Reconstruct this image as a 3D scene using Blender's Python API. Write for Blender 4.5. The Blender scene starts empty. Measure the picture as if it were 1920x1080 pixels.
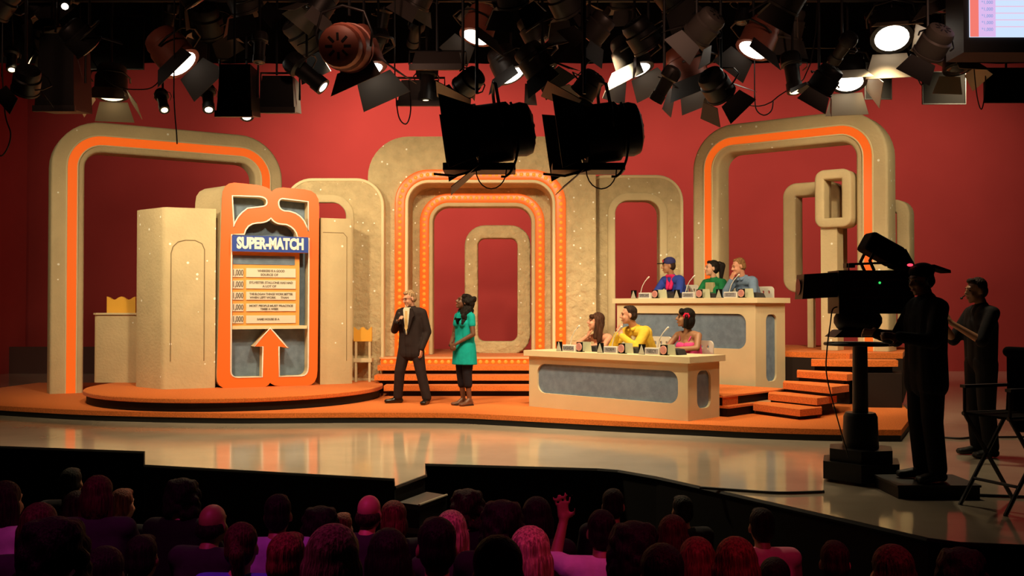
import bpy, bmesh, math, random
from mathutils import Vector, Matrix, Euler
random.seed(7)
sc = bpy.context.scene
COL = sc.collection
R = math.radians
PI = math.pi
# ------------------------------------------------------------------ camera, world, lights, exposure
CAM_Z = 1.70
TILT = math.atan((574 - 540) / 1866.667)
F = 1866.667
cam_d = bpy.data.cameras.new('camera'); cam_d.lens = 35; cam_d.sensor_width = 36
cam_d.clip_end = 200
cam = bpy.data.objects.new('camera', cam_d); COL.objects.link(cam)
cam.location = (0, 0, CAM_Z); cam.rotation_euler = (PI / 2 + TILT, 0, 0)
sc.camera = cam
sc.view_settings.view_transform = 'Standard'
sc.view_settings.look = 'None'
sc.view_settings.gamma = 1
sc.view_settings.use_curve_mapping = False
sc.view_settings.exposure = 0.0
w = bpy.data.worlds.new('world'); sc.world = w; w.use_nodes = True
w.node_tree.nodes['Background'].inputs[0].default_value = (0.010, 0.006, 0.006, 1)
w.node_tree.nodes['Background'].inputs[1].default_value = 0.12

def spot(name, loc, target, power, color, angle, blend=0.4, size=0.15):
    l = bpy.data.lights.new(name, 'SPOT'); l.energy = power; l.color = color
    l.spot_size = R(angle); l.spot_blend = blend; l.shadow_soft_size = size
    o = bpy.data.objects.new(name, l); COL.objects.link(o); o.location = loc
    o.rotation_euler = (Vector(target) - Vector(loc)).to_track_quat('-Z', 'Y').to_euler()
    return o
WARM = (1.0, 0.77, 0.45)
# key lights hung on the rear batten of the grid
for x, tx, ty, tz, pw in ((-9.0, -7.6, 18.0, 2.6, 240), (-6.6, -5.6, 17.4, 2.2, 560), (-4.2, -4.0, 16.8, 1.8, 800), (-1.8, -2.2, 17.8, 1.9, 850), (0.4, -0.4, 17.9, 1.8, 800),
                          (0.2, 2.6, 15.6, 1.2, 900), (3.0, 2.6, 15.6, 1.2, 650), (4.6, 4.6, 16.6, 2.0, 760), (6.4, 5.6, 16.8, 2.4, 480)):
    spot('key_light', (x, 12.9, 4.95), (tx, ty, tz), pw*.88, WARM, 88, .7)
# stage floor wash from the front battens
for x, pw in ((-6.0, 300), (-2.2, 1000), (1.2, 900), (4.6, 260)):
    spot('floor_wash', (x, 12.2, 4.75), (x+.3, 12.0, 0), pw, WARM, 105, .8)
# cyclorama lamps, upper battens
for cx, tz, pw in ((-9.0, 4.6, 330), (-3.4, 5.0, 1900), (1.5, 4.4, 900), (6.0, 4.4, 860), (10.8, 4.0, 760)):
    spot('cyc_light', (cx, 20.8, 7.6), (cx + 0.3, 26, tz), pw, (1.0, 0.66, 0.46), 105, 1.0, 0.4)
# magenta audience lamps
spot('audience_light', (-2.4, 3.0, 6.0), (-1.6, 5.6, -0.2), 400, (1.0, 0.06, 0.50), 50, 0.8)
spot('audience_light', (2.2, 3.0, 6.0), (1.2, 5.4, -0.2), 360, (1.0, 0.05, 0.17), 46, 0.8)

# added fill spots, out of view, to brighten the hanging fixtures
for x, pw in ((-5.0, 26), (-1.6, 60), (1.6, 34), (4.4, 46)):
    spot('grid_fill', (x, 8.7, 4.9), (x, 11.6, 5.0), pw, (1.0, .52, .34), 75, .8)

# ------------------------------------------------------------------ helpers
_ct, _st = math.cos(TILT), math.sin(TILT)
def ray(px, py):
    x = (px - 960) / F; y = (540 - py) / F
    return Vector((x, _ct - y * _st, _st + y * _ct))
def at(px, py, Y):
    d = ray(px, py); t = Y / d.y
    return Vector((d.x * t, Y, CAM_Z + d.z * t))
def onz(px, py, z):
    d = ray(px, py); t = (z - CAM_Z) / d.z
    return Vector((d.x * t, d.y * t, z))

class MB:
    def __init__(s): s.v = []; s.f = []
    def add(s, vs, fs, M=None):
        n = len(s.v)
        s.v += [tuple(M @ Vector(p)) if M else tuple(p) for p in vs]
        s.f += [tuple(i + n for i in q) for q in fs]
        return s
    def box(s, lo, hi, M=None):
        x0, y0, z0 = lo; x1, y1, z1 = hi
        return s.add([(x0,y0,z0),(x1,y0,z0),(x1,y1,z0),(x0,y1,z0),(x0,y0,z1),(x1,y0,z1),(x1,y1,z1),(x0,y1,z1)],
                     [(0,3,2,1),(4,5,6,7),(0,1,5,4),(1,2,6,5),(2,3,7,6),(3,0,4,7)], M)
    def cbox(s, c, size, M=None):
        return s.box([c[i]-size[i]/2 for i in range(3)], [c[i]+size[i]/2 for i in range(3)], M)
    def prism(s, poly, z0, z1, M=None):      # convex or simple polygon in xy, extruded in z
        n = len(poly)
        vs = [(x, y, z0) for x, y in poly] + [(x, y, z1) for x, y in poly]
        fs = [tuple(range(n-1, -1, -1)), tuple(range(n, 2*n))] + [(i, (i+1) % n, n+(i+1) % n, n+i) for i in range(n)]
        return s.add(vs, fs, M)
    def plate(s, poly, y0, y1, M=None):      # polygon in xz, extruded in y (front y0)
        n = len(poly)
        vs = [(x, y0, z) for x, z in poly] + [(x, y1, z) for x, z in poly]
        fs = [tuple(range(n)), tuple(range(2*n-1, n-1, -1))] + [(i, n+i, n+(i+1) % n, (i+1) % n) for i in range(n)]
        return s.add(vs, fs, M)
    def lathe(s, prof, n=16, M=None, cap=True):   # profile (r,z) around z
        vs = []; fs = []
        for r, z in prof:
            vs += [(r*math.cos(2*PI*k/n), r*math.sin(2*PI*k/n), z) for k in range(n)]
        for j in range(len(prof)-1):
            for k in range(n):
                a = j*n+k; b = j*n+(k+1) % n
                fs.append((a, b, b+n, a+n))
        if cap:
            fs.append(tuple(range(n-1, -1, -1))); m = (len(prof)-1)*n
            fs.append(tuple(m+k for k in range(n)))
        return s.add(vs, fs, M)
    def tube(s, pts, r, n=8, close=False):
        pts = [Vector(p) for p in pts]; N = len(pts)
        rs = r if isinstance(r, (list, tuple)) else [r]*N
        vs = []; fs = []
        up = Vector((0, 0, 1)); prev = None
        for i, p in enumerate(pts):
            if close: t = pts[(i+1) % N] - pts[i-1]
            else: t = pts[min(i+1, N-1)] - pts[max(i-1, 0)]
            t.normalize()
            if prev is None:
                a = t.orthogonal().normalized() if abs(t.z) > .95 else up.cross(t).normalized()
            else:
                a = (prev - t*prev.dot(t)).normalized()
            prev = a; b = t.cross(a)
            vs += [tuple(p + rs[i]*(math.cos(2*PI*k/n)*a + math.sin(2*PI*k/n)*b)) for k in range(n)]
        M_ = N if close else N-1
        for i in range(M_):
            for k in range(n):
                j = (i+1) % N
                fs.append((i*n+k, i*n+(k+1) % n, j*n+(k+1) % n, j*n+k))
        if not close:
            fs.append(tuple(range(n-1, -1, -1))); fs.append(tuple((N-1)*n+k for k in range(n)))
        return s.add(vs, fs)
    def ell(s, c, r, M=None, n=14, m=9):
        if not isinstance(r, (list, tuple)): r = (r, r, r)
        vs = [(c[0], c[1], c[2]-r[2])]; fs = []
        for j in range(1, m):
            a = -PI/2 + PI*j/m
            vs += [(c[0]+r[0]*math.cos(a)*math.cos(2*PI*k/n), c[1]+r[1]*math.cos(a)*math.sin(2*PI*k/n), c[2]+r[2]*math.sin(a)) for k in range(n)]
        vs.append((c[0], c[1], c[2]+r[2])); L = len(vs)-1
        for k in range(n):
            fs.append((0, 1+(k+1) % n, 1+k))
            for j in range(m-2):
                a = 1+j*n
                fs.append((a+k, a+(k+1) % n, a+n+(k+1) % n, a+n+k))
            a = 1+(m-2)*n
            fs.append((a+k, a+(k+1) % n, L))
        return s.add(vs, fs, M)
    def cap(s, a, b, ra, rb, n=12):          # tapered capsule
        a = Vector(a); b = Vector(b)
        d = (b-a)
        if d.length < 1e-5: return s.ell(a, ra)
        t = d.normalized(); pts = []; rs = []
        for k in range(4):
            q = PI/2*k/4
            pts.append(a - t*ra*math.cos(q)*1.0); rs.append(max(ra*math.sin(q), ra*.05))
        pts.append(a); rs.append(ra); pts.append(b); rs.append(rb)
        for k in range(3, -1, -1):
            q = PI/2*k/4
            pts.append(b + t*rb*math.cos(q)); rs.append(max(rb*math.sin(q), rb*.05))
        return s.tube(pts, rs, n)
    def mesh(s, name, m=None, smooth=False, auto=None):
        me = bpy.data.meshes.new(name); me.from_pydata(s.v, [], s.f); me.update()
        bm = bmesh.new(); bm.from_mesh(me)
        bmesh.ops.recalc_face_normals(bm, faces=bm.faces)
        if auto is not None:
            for e in bm.edges:
                if len(e.link_faces) == 2 and e.calc_face_angle(0) > R(auto): e.smooth = False
        bm.to_mesh(me); bm.free()
        if m: me.materials.append(m)
        if smooth or auto is not None:
            for p in me.polygons: p.use_smooth = True
        return me
    def build(s, name, m=None, parent=None, smooth=False, auto=None, loc=None, rot=None, kind=None):
        o = bpy.data.objects.new(name, s.mesh(name, m, smooth, auto)); COL.objects.link(o)
        if parent: o.parent = parent
        if loc is not None: o.location = loc
        if rot is not None: o.rotation_euler = rot
        if kind: o['kind'] = kind
        return o

def tag(o, label=None, cat=None, group=None, kind=None):
    if label: o['label'] = label
    if cat: o['category'] = cat
    if group: o['group'] = group
    if kind: o['kind'] = kind
    return o
def thing(name, label, cat, loc=(0,0,0), rz=0, group=None):
    o = bpy.data.objects.new(name, None); COL.objects.link(o)
    o.empty_display_size = .1
    o.location = loc; o.rotation_euler = (0, 0, rz)
    return tag(o, label, cat, group)
def linkobj(name, me, parent=None, M=None, m=None):
    o = bpy.data.objects.new(name, me); COL.objects.link(o)
    if parent: o.parent = parent
    if M is not None: o.matrix_local = M
    if m is not None:
        o.material_slots[0].link = 'OBJECT'; o.material_slots[0].material = m
    return o
def text(name, body, size, m, parent, loc, rot=(PI/2, 0, 0), extrude=.004, align='CENTER', bold=0.0, xs=1.0, maxw=None, space=1.0):
    cu = bpy.data.curves.new(name, 'FONT'); cu.body = body; cu.size = size; cu.extrude = extrude
    cu.align_x = align; cu.align_y = 'CENTER'; cu.offset = bold; cu.resolution_u = 3; cu.space_character = space
    t = bpy.data.objects.new('tmp', cu); COL.objects.link(t)
    me = bpy.data.meshes.new_from_object(t); COL.objects.unlink(t); bpy.data.objects.remove(t)
    me.name = name; me.materials.clear(); me.materials.append(m)
    xsv = [v.co.x for v in me.vertices] or [0]
    wdt = max(xsv)-min(xsv)
    if maxw and wdt > 0: xs = maxw/wdt
    for v in me.vertices: v.co.x *= xs
    o = bpy.data.objects.new(name, me); COL.objects.link(o); o.parent = parent
    o.location = loc; o.rotation_euler = rot
    return o

# ------------------------------------------------------------------ materials
def mat(name, color, rough=.6, metal=0, emit=None, estr=1.0, spec=.5, sheen=0, trans=0):
    m = bpy.data.materials.new(name); m.use_nodes = True
    b = m.node_tree.nodes['Principled BSDF']
    b.inputs['Base Color'].default_value = (*color, 1); b.inputs['Roughness'].default_value = rough
    b.inputs['Metallic'].default_value = metal; b.inputs['Specular IOR Level'].default_value = spec
    if emit: b.inputs['Emission Color'].default_value = (*emit, 1); b.inputs['Emission Strength'].default_value = estr
    if sheen: b.inputs['Sheen Weight'].default_value = sheen
    if trans: b.inputs['Transmission Weight'].default_value = trans
    return m
def noisy(m, scale=8, amount=.25, bump=0.0, bscale=None, detail=6, dist=.02, ramp=(.35, .65)):
    nt = m.node_tree; b = nt.nodes['Principled BSDF']; N = nt.nodes; L = nt.links
    tc = N.new('ShaderNodeTexCoord'); nz = N.new('ShaderNodeTexNoise')
    nz.inputs['Scale'].default_value = scale; nz.inputs['Detail'].default_value = detail
    L.new(tc.outputs['Object'], nz.inputs['Vector'])
    if amount:
        c = b.inputs['Base Color'].default_value[:3]
        cr = N.new('ShaderNodeValToRGB')
        cr.color_ramp.elements[0].position = ramp[0]; cr.color_ramp.elements[1].position = ramp[1]
        cr.color_ramp.elements[0].color = (*[x*(1-amount) for x in c], 1)
        cr.color_ramp.elements[1].color = (*[min(1, x*(1+amount*.6)) for x in c], 1)
        L.new(nz.outputs['Fac'], cr.inputs['Fac']); L.new(cr.outputs['Color'], b.inputs['Base Color'])
    if bump:
        n2 = N.new('ShaderNodeTexNoise'); n2.inputs['Scale'].default_value = bscale or scale*3
        n2.inputs['Detail'].default_value = 5
        L.new(tc.outputs['Object'], n2.inputs['Vector'])
        bp = N.new('ShaderNodeBump'); bp.inputs['Strength'].default_value = bump; bp.inputs['Distance'].default_value = dist
        L.new(n2.outputs['Fac'], bp.inputs['Height']); L.new(bp.outputs['Normal'], b.inputs['Normal'])
    return m
def glint_flakes(m, scale=9.0, keep=.80, size=.10):
    """sparse flakes in the plaster, their sparkle painted as near-white spots"""
    nt = m.node_tree; b = nt.nodes['Principled BSDF']; N = nt.nodes; L = nt.links
    tc = N.new('ShaderNodeTexCoord'); vo = N.new('ShaderNodeTexVoronoi'); vo.inputs['Scale'].default_value = scale
    L.new(tc.outputs['Object'], vo.inputs['Vector'])
    lt = N.new('ShaderNodeMath'); lt.operation = 'LESS_THAN'; lt.inputs[1].default_value = size
    L.new(vo.outputs['Distance'], lt.inputs[0])
    sp = N.new('ShaderNodeSeparateColor'); L.new(vo.outputs['Color'], sp.inputs[0])
    gt = N.new('ShaderNodeMath'); gt.operation = 'GREATER_THAN'; gt.inputs[1].default_value = keep
    L.new(sp.outputs[0], gt.inputs[0])
    mu = N.new('ShaderNodeMath'); mu.operation = 'MULTIPLY'; L.new(lt.outputs[0], mu.inputs[0]); L.new(gt.outputs[0], mu.inputs[1])
    mx = N.new('ShaderNodeMix'); mx.data_type = 'RGBA'
    L.new(mu.outputs[0], mx.inputs['Factor'])
    src = b.inputs['Base Color']
    if src.is_linked: L.new(src.links[0].from_socket, mx.inputs['A'])
    else: mx.inputs['A'].default_value = src.default_value
    mx.inputs['B'].default_value = (1.0, 1.0, .92, 1)  # light caught by the flakes, put into the base colour
    L.new(mx.outputs['Result'], b.inputs['Base Color'])
    ro = N.new('ShaderNodeMapRange'); L.new(mu.outputs[0], ro.inputs['Value'])
    ro.inputs['To Min'].default_value = b.inputs['Roughness'].default_value; ro.inputs['To Max'].default_value = .25
    L.new(ro.outputs[0], b.inputs['Roughness'])
    return m
M = {}
M['stucco'] = glint_flakes(noisy(mat('stucco', (.56, .45, .27), .8, spec=.2), 6, .12, .75, 9, dist=.085), 9, .62, .15)
M['stucco_smooth'] = glint_flakes(noisy(mat('cream_paint_glints', (.60, .49, .30), .7, spec=.2), 3, .06, .4, 22, dist=.02), 7, .72, .14)
M['cream'] = noisy(mat('cream_paint', (.64, .55, .35), .6, spec=.3), 2.5, .04)
M['cream_light'] = mat('cream_edge_paint', (.74, .63, .40), .55, spec=.3)
M['orange_lit'] = mat('orange_acrylic', (.30, .05, .008), .3, emit=(1.0, .14, .012), estr=.75)
M['orange_lit2'] = mat('orange_acrylic_board', (.42, .075, .01), .4, emit=(1.0, .14, .012), estr=.55)
M['orange_bulbs'] = mat('orange_marquee_band', (.30, .05, .008), .3, emit=(1.0, .135, .010), estr=.80)
M['bulb'] = mat('marquee_bulb', (.3, .1, .02), .3, emit=(1.0, .27, .02), estr=1.0)
M['carpet'] = noisy(mat('orange_carpet', (.74, .19, .040), .95, spec=.1, sheen=.1), 60, .22, .5, 180, dist=.01)
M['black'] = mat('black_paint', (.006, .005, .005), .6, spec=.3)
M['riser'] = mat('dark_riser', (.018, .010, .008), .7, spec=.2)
M['blue'] = noisy(mat('blue_grey_fabric', (.165, .235, .33), .9, spec=.15), 9, .16, .15, 60)
M['cyc'] = noisy(mat('red_cyclorama', (.42, .058, .056), .9, spec=.05), .6, .06, detail=3)
M['floor'] = noisy(mat('stage_floor_paint', (.50, .42, .32), .10, spec=.75), 1.2, .12, .02, 3, dist=.003)
M['sign_blue'] = mat('sign_blue', (.010, .05, .34), .5)
M['white'] = mat('white_paint', (.80, .78, .74), .5)
M['offwhite'] = mat('cardboard_white', (.72, .66, .55), .6)
M['ink'] = mat('print_ink', (.05, .045, .04), .7)
M['ink_grey'] = mat('print_ink_grey', (.18, .15, .12), .7)
M['orange_paint'] = mat('orange_paint', (.80, .30, .06), .5)
M['amber'] = mat('amber_panel', (.80, .42, .05), .45)
M['chrome'] = mat('chrome', (.55, .5, .45), .25, 1)
M['metal_black'] = mat('black_enamel', (.008, .007, .007), .45, spec=.4)
M['metal_dark'] = mat('dark_metal', (.035, .028, .025), .45, spec=.5)
M['metal_red_bounce'] = mat('enamel_red_bounce', (.34, .10, .065), .45, spec=.5)  # lamp bodies with red bounce light put into their base colour
M['metal_grey'] = mat('grey_metal', (.085, .072, .065), .5, spec=.5)
M['door_cream'] = mat('pale_metal', (.40, .34, .25), .5)
M['lens_lit'] = mat('lit_lens', (1, 1, 1), .3, emit=(1, .90, .74), estr=6)
M['lens_warm'] = mat('lit_lens_warm', (1, 1, 1), .3, emit=(1, .80, .45), estr=3)
M['lens_dark'] = mat('dark_glass', (.02, .02, .03), .1, spec=.8)
M['rubber'] = mat('black_rubber', (.008, .008, .008), .55)
M['chair_white'] = mat('white_plastic', (.78, .74, .66), .35)
M['fabric_black'] = mat('black_cloth', (.004, .0035, .0035), .9, spec=.1)
M['tally'] = mat('red_tally_light', (.5, .01, .02), .3, emit=(1, .03, .06), estr=3)
M['led'] = mat('green_led', (.02, .3, .05), .3, emit=(.05, .8, .15), estr=1.0)

# ------------------------------------------------------------------ geometry helpers for the set
def holeplate(outer, holes, y0, y1):
    """polygon with holes in xz, extruded from y0 (front) to y1"""
    mb = MB(); bm = bmesh.new(); loops = [outer] + list(holes); es = []; 
    for lp in loops:
        vs = [bm.verts.new((x, 0, z)) for x, z in lp]
        es += [bm.edges.new((vs[i], vs[(i+1) % len(vs)])) for i in range(len(vs))]
    bmesh.ops.triangle_fill(bm, use_beauty=True, use_dissolve=False, edges=es)
    bm.verts.ensure_lookup_table(); bm.verts.index_update()
    tv = [(v.co.x, v.co.z) for v in bm.verts]; tf = [[v.index for v in f.verts] for f in bm.faces]
    bm.free()
    n = len(tv)
    fs = [tuple(f) for f in tf] + [tuple(i+n for i in reversed(f)) for f in tf]
    k = 0
    for lp in loops:
        m_ = len(lp)
        fs += [(k+i, k+(i+1) % m_, n+k+(i+1) % m_, n+k+i) for i in range(m_)]
        k += m_
    mb.add([(x, y0, z) for x, z in tv] + [(x, y1, z) for x, z in tv], fs)
    return mb
def arc(cx, cz, r, a0, a1, n=8):
    return [(cx + r*math.cos(R(a0+(a1-a0)*k/n)), cz + r*math.sin(R(a0+(a1-a0)*k/n))) for k in range(n+1)]
def rrect(x0, z0, x1, z1, r, n=6):
    return arc(x1-r, z0+r, r, -90, 0, n) + arc(x1-r, z1-r, r, 0, 90, n) + arc(x0+r, z1-r, r, 90, 180, n) + arc(x0+r, z0+r, r, 180, 270, n)
def upath(W, H, r, n=10):        # inverted U, outer outline, with outward normals
    p = [(0, 0, -1, 0), (0, (H-r)*.5, -1, 0)]
    for k in range(n+1):
        a = R(180-90*k/n); p.append((r+r*math.cos(a), H-r+r*math.sin(a), math.cos(a), math.sin(a)))
    for k in range(n+1):
        a = R(90-90*k/n); p.append((W-r+r*math.cos(a), H-r+r*math.sin(a), math.cos(a), math.sin(a)))
    return p + [(W, (H-r)*.5, 1, 0), (W, 0, 1, 0)]
def opath(W, H, r, n=7):         # closed rounded rectangle
    p = []
    for cx, cz, a0 in ((W-r, r, -90), (W-r, H-r, 0), (r, H-r, 90), (r, r, 180)):
        for k in range(n+1):
            a = R(a0+90*k/n); p.append((cx+r*math.cos(a), cz+r*math.sin(a), math.cos(a), math.sin(a)))
    return p
def sweep(path, prof, closed=False):
    """profile points (a inward from the outline, c back from the front)"""
    mb = MB(); n = len(prof); vs = []; fs = []
    for x, z, nx, nz in path:
        for a, c in prof: vs.append((x - nx*a, c, z - nz*a))
    N = len(path)
    for i in range(N if closed else N-1):
        j = (i+1) % N
        for k in range(n): fs.append((i*n+k, i*n+(k+1) % n, j*n+(k+1) % n, j*n+k))
    if not closed:
        fs.append(tuple(range(n))); fs.append(tuple((N-1)*n+k for k in range(n-1, -1, -1)))
    return mb.add(vs, fs)
def rprof(a0, a1, c0, c1, e=.04, n=3):
    pr = []
    for ca, cc, s in ((a1-e, c0+e, -90), (a1-e, c1-e, 0), (a0+e, c1-e, 90), (a0+e, c0+e, 180)):
        for k in range(n+1):
            q = R(s+90*k/n); pr.append((ca+e*math.cos(q), cc+e*math.sin(q)))
    return pr
def path_pts(path, a, c, step, closed=False, lo=None):
    """evenly spaced points along the swept outline at inset a, depth c"""
    P = [Vector((x-nx*a, c, z-nz*a)) for x, z, nx, nz in path]
    if closed: P.append(P[0])
    out = []; d = 0; nxt = step/2
    for i in range(len(P)-1):
        L = (P[i+1]-P[i]).length
        while nxt <= d+L:
            out.append(P[i].lerp(P[i+1], (nxt-d)/L)); nxt += step
        d += L
    return out
def bulbs(name, pts, r, parent):
    mb = MB()
    for p in pts: mb.ell(p, (r, r*.6, r), n=8, m=5)
    o = mb.build(name, M['bulb'], parent, smooth=True, kind='stuff')
    return o

# ------------------------------------------------------------------ the studio shell
PLAT = .15
DECK = .95
LAND = .78
# stage floor
fl = [(-400, 826), (0, 836), (272, 846), (272, 871), (740, 897), (741, 911), (797, 890), (797, 869), (1120, 878), (1160, 881),
      (1230, 893), (1330, 915), (1600, 976), (1740, 1008), (1800, 1016), (1920, 1021), (2300, 1026)]
flp = [onz(x, y, 0) for x, y in fl]
poly = [(p.x, p.y) for p in flp] + [(16, 27.5), (-16, 27.5)]
def ngon_top(poly, z, name, m):
    mb = MB(); n = len(poly)
    bm = bmesh.new(); vs = [bm.verts.new((x, y, z)) for x, y in poly]
    es = [bm.edges.new((vs[i], vs[(i+1) % n])) for i in range(n)]
    bmesh.ops.triangle_fill(bm, use_beauty=True, use_dissolve=False, edges=es)
    me = bpy.data.meshes.new(name); bmesh.ops.recalc_face_normals(bm, faces=bm.faces); bm.to_mesh(me); bm.free()
    if me.polygons[0].normal.z < 0: me.flip_normals()
    me.materials.append(m); o = bpy.data.objects.new(name, me); COL.objects.link(o); return o
tag(ngon_top(poly, 0, 'floor', M['floor']), 'glossy pale beige stage floor reflecting the lit set', kind='structure')
mb = MB(); n = len(flp)
vs = [(p.x, p.y, -.012) for p in flp] + [(p.x, p.y, -1.3) for p in flp]
mb.add(vs, [(i, i+1, n+i+1, n+i) for i in range(n-1)])
tag(mb.build('wall_stage_front', M['black']), 'black front face of the raised stage above the audience', kind='structure')
mb = MB().tube([p + Vector((0, 0, -.022)) for p in flp], .022, 6)
tag(mb.build('trim_1', M['metal_black']), 'black edging strip along the stage front', kind='structure')
mb = MB().box((-18, -4, -1.55), (18, 13, -1.5))
tag(mb.build('floor_audience', M['black']), 'dark auditorium floor under the audience', kind='structure')
# red cyclorama with its left return, ceiling
mb = MB().box((-12.9, 26, 0), (17, 26.2, 9.5))
tag(mb.build('wall_back', M['cyc']), 'red painted cyclorama wall behind the whole set', kind='structure')
pa = at(50, 400, 25.7); pb = at(-200, 400, 21.5)
mb = MB(); mb.prism([(pa.x, pa.y), (pb.x, pb.y), (pb.x-.2, pb.y+.1), (pa.x-.2, pa.y+.3)], 0, 9.5)
tag(mb.build('wall_left', M['cyc']), 'red side return of the cyclorama at far left', kind='structure')
mb = MB().box((16.5, 6, -.5), (16.8, 26, 9.5))
tag(mb.build('wall_right', M['fabric_black']), 'black drape wall at the right of the studio', kind='structure')
mb = MB().box((-18, -4, 9.5), (18, 27, 9.6))
tag(mb.build('ceiling', M['black']), 'black studio ceiling above the lighting grid', kind='structure')
z0 = at(960, 118, 15.4).z
mb = MB()
k = 60
for i in range(k):
    x0 = -12+24*i/k; x1 = -12+24*(i+1)/k
    mb.add([(x0, 15.4+.06*(i % 2), z0), (x1, 15.4+.06*((i+1) % 2), z0), (x1, 15.4+.06*((i+1) % 2), 9.4), (x0, 15.4+.06*(i % 2), 9.4)], [(0, 1, 2, 3)])
tag(mb.build('trim_2', M['fabric_black']), 'black pleated masking border behind the lamps', kind='structure')
# dark ground row at the foot of the cyc
pl = at(-150, 650, 25.2); pr = at(560, 650, 25.2)
mb = MB().box((pl.x, 25.1, 0), (pr.x, 25.2, pl.z))
tag(mb.build('baseboard_back', mat('ground_row_brown', (.10, .045, .04), .9)), 'dark ground row strip below the red cyclorama', kind='structure')

# ------------------------------------------------------------------ orange carpeted main platform
def smooth_poly(pts, n=5):
    out = []
    for i in range(len(pts)-1):
        p0 = pts[max(i-1, 0)]; p1 = pts[i]; p2 = pts[i+1]; p3 = pts[min(i+2, len(pts)-1)]
        for k in range(n):
            t = k/n
            out.append(tuple(.5*((2*p1[j]) + (-p0[j]+p2[j])*t + (2*p0[j]-5*p1[j]+4*p2[j]-p3[j])*t*t + (-p0[j]+3*p1[j]-3*p2[j]+p3[j])*t**3) for j in (0, 1)))
    out.append(tuple(pts[-1])); return out
fe = [(-160, 748), (-60, 757), (0, 761), (150, 769), (300, 773), (450, 775), (640, 774), (760, 774), (860, 775), (930, 778), (1010, 782), (1150, 789), (1311, 796), (1420, 801), (1560, 805), (1690, 806)]
fr = smooth_poly([(onz(x, y, PLAT).x, onz(x, y, PLAT).y) for x, y in fe])
back = [(5.7, 14.2), (6.3, 16.2), (6.3, 20.2), (-9.6, 20.2)]
plat = thing('stage_platform', 'low wavy-fronted stage platform covered in orange carpet', 'platform')
def slab(poly, z0, z1, name, m, parent):
    n = len(poly); bm = bmesh.new()
    vt = [bm.verts.new((x, y, z1)) for x, y in poly]
    es = [bm.edges.new((vt[i], vt[(i+1) % n])) for i in range(n)]
    bmesh.ops.triangle_fill(bm, use_beauty=True, use_dissolve=False, edges=es)
    vb = [bm.verts.new((x, y, z0)) for x, y in poly]
    for i in range(n): bm.faces.new((vt[i], vt[(i+1) % n], vb[(i+1) % n], vb[i]))
    bmesh.ops.recalc_face_normals(bm, faces=bm.faces)
    me = bpy.data.meshes.new(name); bm.to_mesh(me); bm.free(); me.materials.append(m)
    o = bpy.data.objects.new(name, me); COL.objects.link(o); o.parent = parent; return o
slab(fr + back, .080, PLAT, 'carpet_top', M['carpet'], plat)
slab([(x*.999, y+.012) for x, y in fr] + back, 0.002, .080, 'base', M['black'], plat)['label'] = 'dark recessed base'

# round turntable
TC = Vector((-4.66, 17.0)); TR = 2.44
tt = thing('turntable_platform', 'round orange-carpeted turntable platform under the game board', 'platform', (TC.x, TC.y, PLAT))
MB().lathe([(TR-.05, 0), (TR-.05, .14)], 72).build('base', M['black'], tt, auto=40)
MB().lathe([(TR-.02, .13), (TR, .14), (TR, .19), (TR-.01, .2)], 72).build('carpet_top', M['carpet'], tt, auto=40)
TZ = PLAT+.2

# ------------------------------------------------------------------ arches
def big_arch(name, label, A, B, top, depth, wf, wo, ws, rr=.85):
    """A left base, B right base (world xy), face width wf = wo + ws strip + rest"""
    d = B-A; Wd = math.hypot(d.x, d.y); ang = math.atan2(d.y, d.x)
    t = thing(name, label, 'arch', (A.x, A.y, A.z), ang)
    H = top - A.z; P = upath(Wd, H, rr)
    s0 = wo; s1 = wo+ws; e = .05
    pr = rprof(0, wf, 0, depth, e)
    sweep(P, pr).build('frame', M['stucco_smooth'], t, auto=35)
    # raised cream beads beside the strip, lit acrylic strip
    sweep(P, rprof(s0-.012, s0+.012, -.02, .03, .006, 2)).build('bead', M['cream_light'], t, auto=35)
    sweep(P, rprof(s1-.012, s1+.012, -.02, .03, .006, 2)).build('bead', M['cream_light'], t, auto=35)
    o = sweep(P, [(s0, -.012), (s1, -.012), (s1, .02), (s0, .02)]).build('light_strip', M['orange_lit'], t, auto=35)
    o['label'] = 'glowing orange light strip'
    return t, P, Wd, H, ang
A = onz(93, 739, PLAT); B = at(529, 574, 19.75); B.z = PLAT
topz = at(200, 231, A.y + (B.y-A.y)*.25).z
big_arch('rounded_arch', 'tall cream arch with orange light strip at far left behind game board', A, Vector((B.x, B.y, PLAT)), topz, .45, .55, .25, .18)
A = at(1299, 574, 18.55); A.z = DECK; B = at(1666, 574, 16.45)
topz = at(1600, 206, 16.8).z
big_arch('rounded_arch', 'tall cream arch with orange light strip rising behind the upper desk', A, Vector((B.x, B.y, DECK)), topz, .5, .52, .24, .16, .8)

# centre double arch
cx0 = at(740, 574, 18.3).x; cx1 = at(1061, 574, 18.3).x; ctop = at(900, 318, 18.3).z
CW = cx1-cx0; CH = ctop-LAND
wl = at(690, 574, 18.4).x; wr = at(1117, 574, 18.4).x; wt = at(790, 257, 18.4).z
t = thing('entrance_arch', 'central cream entrance archway with two bands of orange marquee bulbs', 'arch', (cx0, 18.3, LAND))
lx = wl-cx0; rx = wr-cx0; hz = wt-LAND
ins = .10
inner = upath(CW-2*ins, CH-ins, .5)
hole = [(x+ins, z) for x, z, _, _ in inner]
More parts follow.
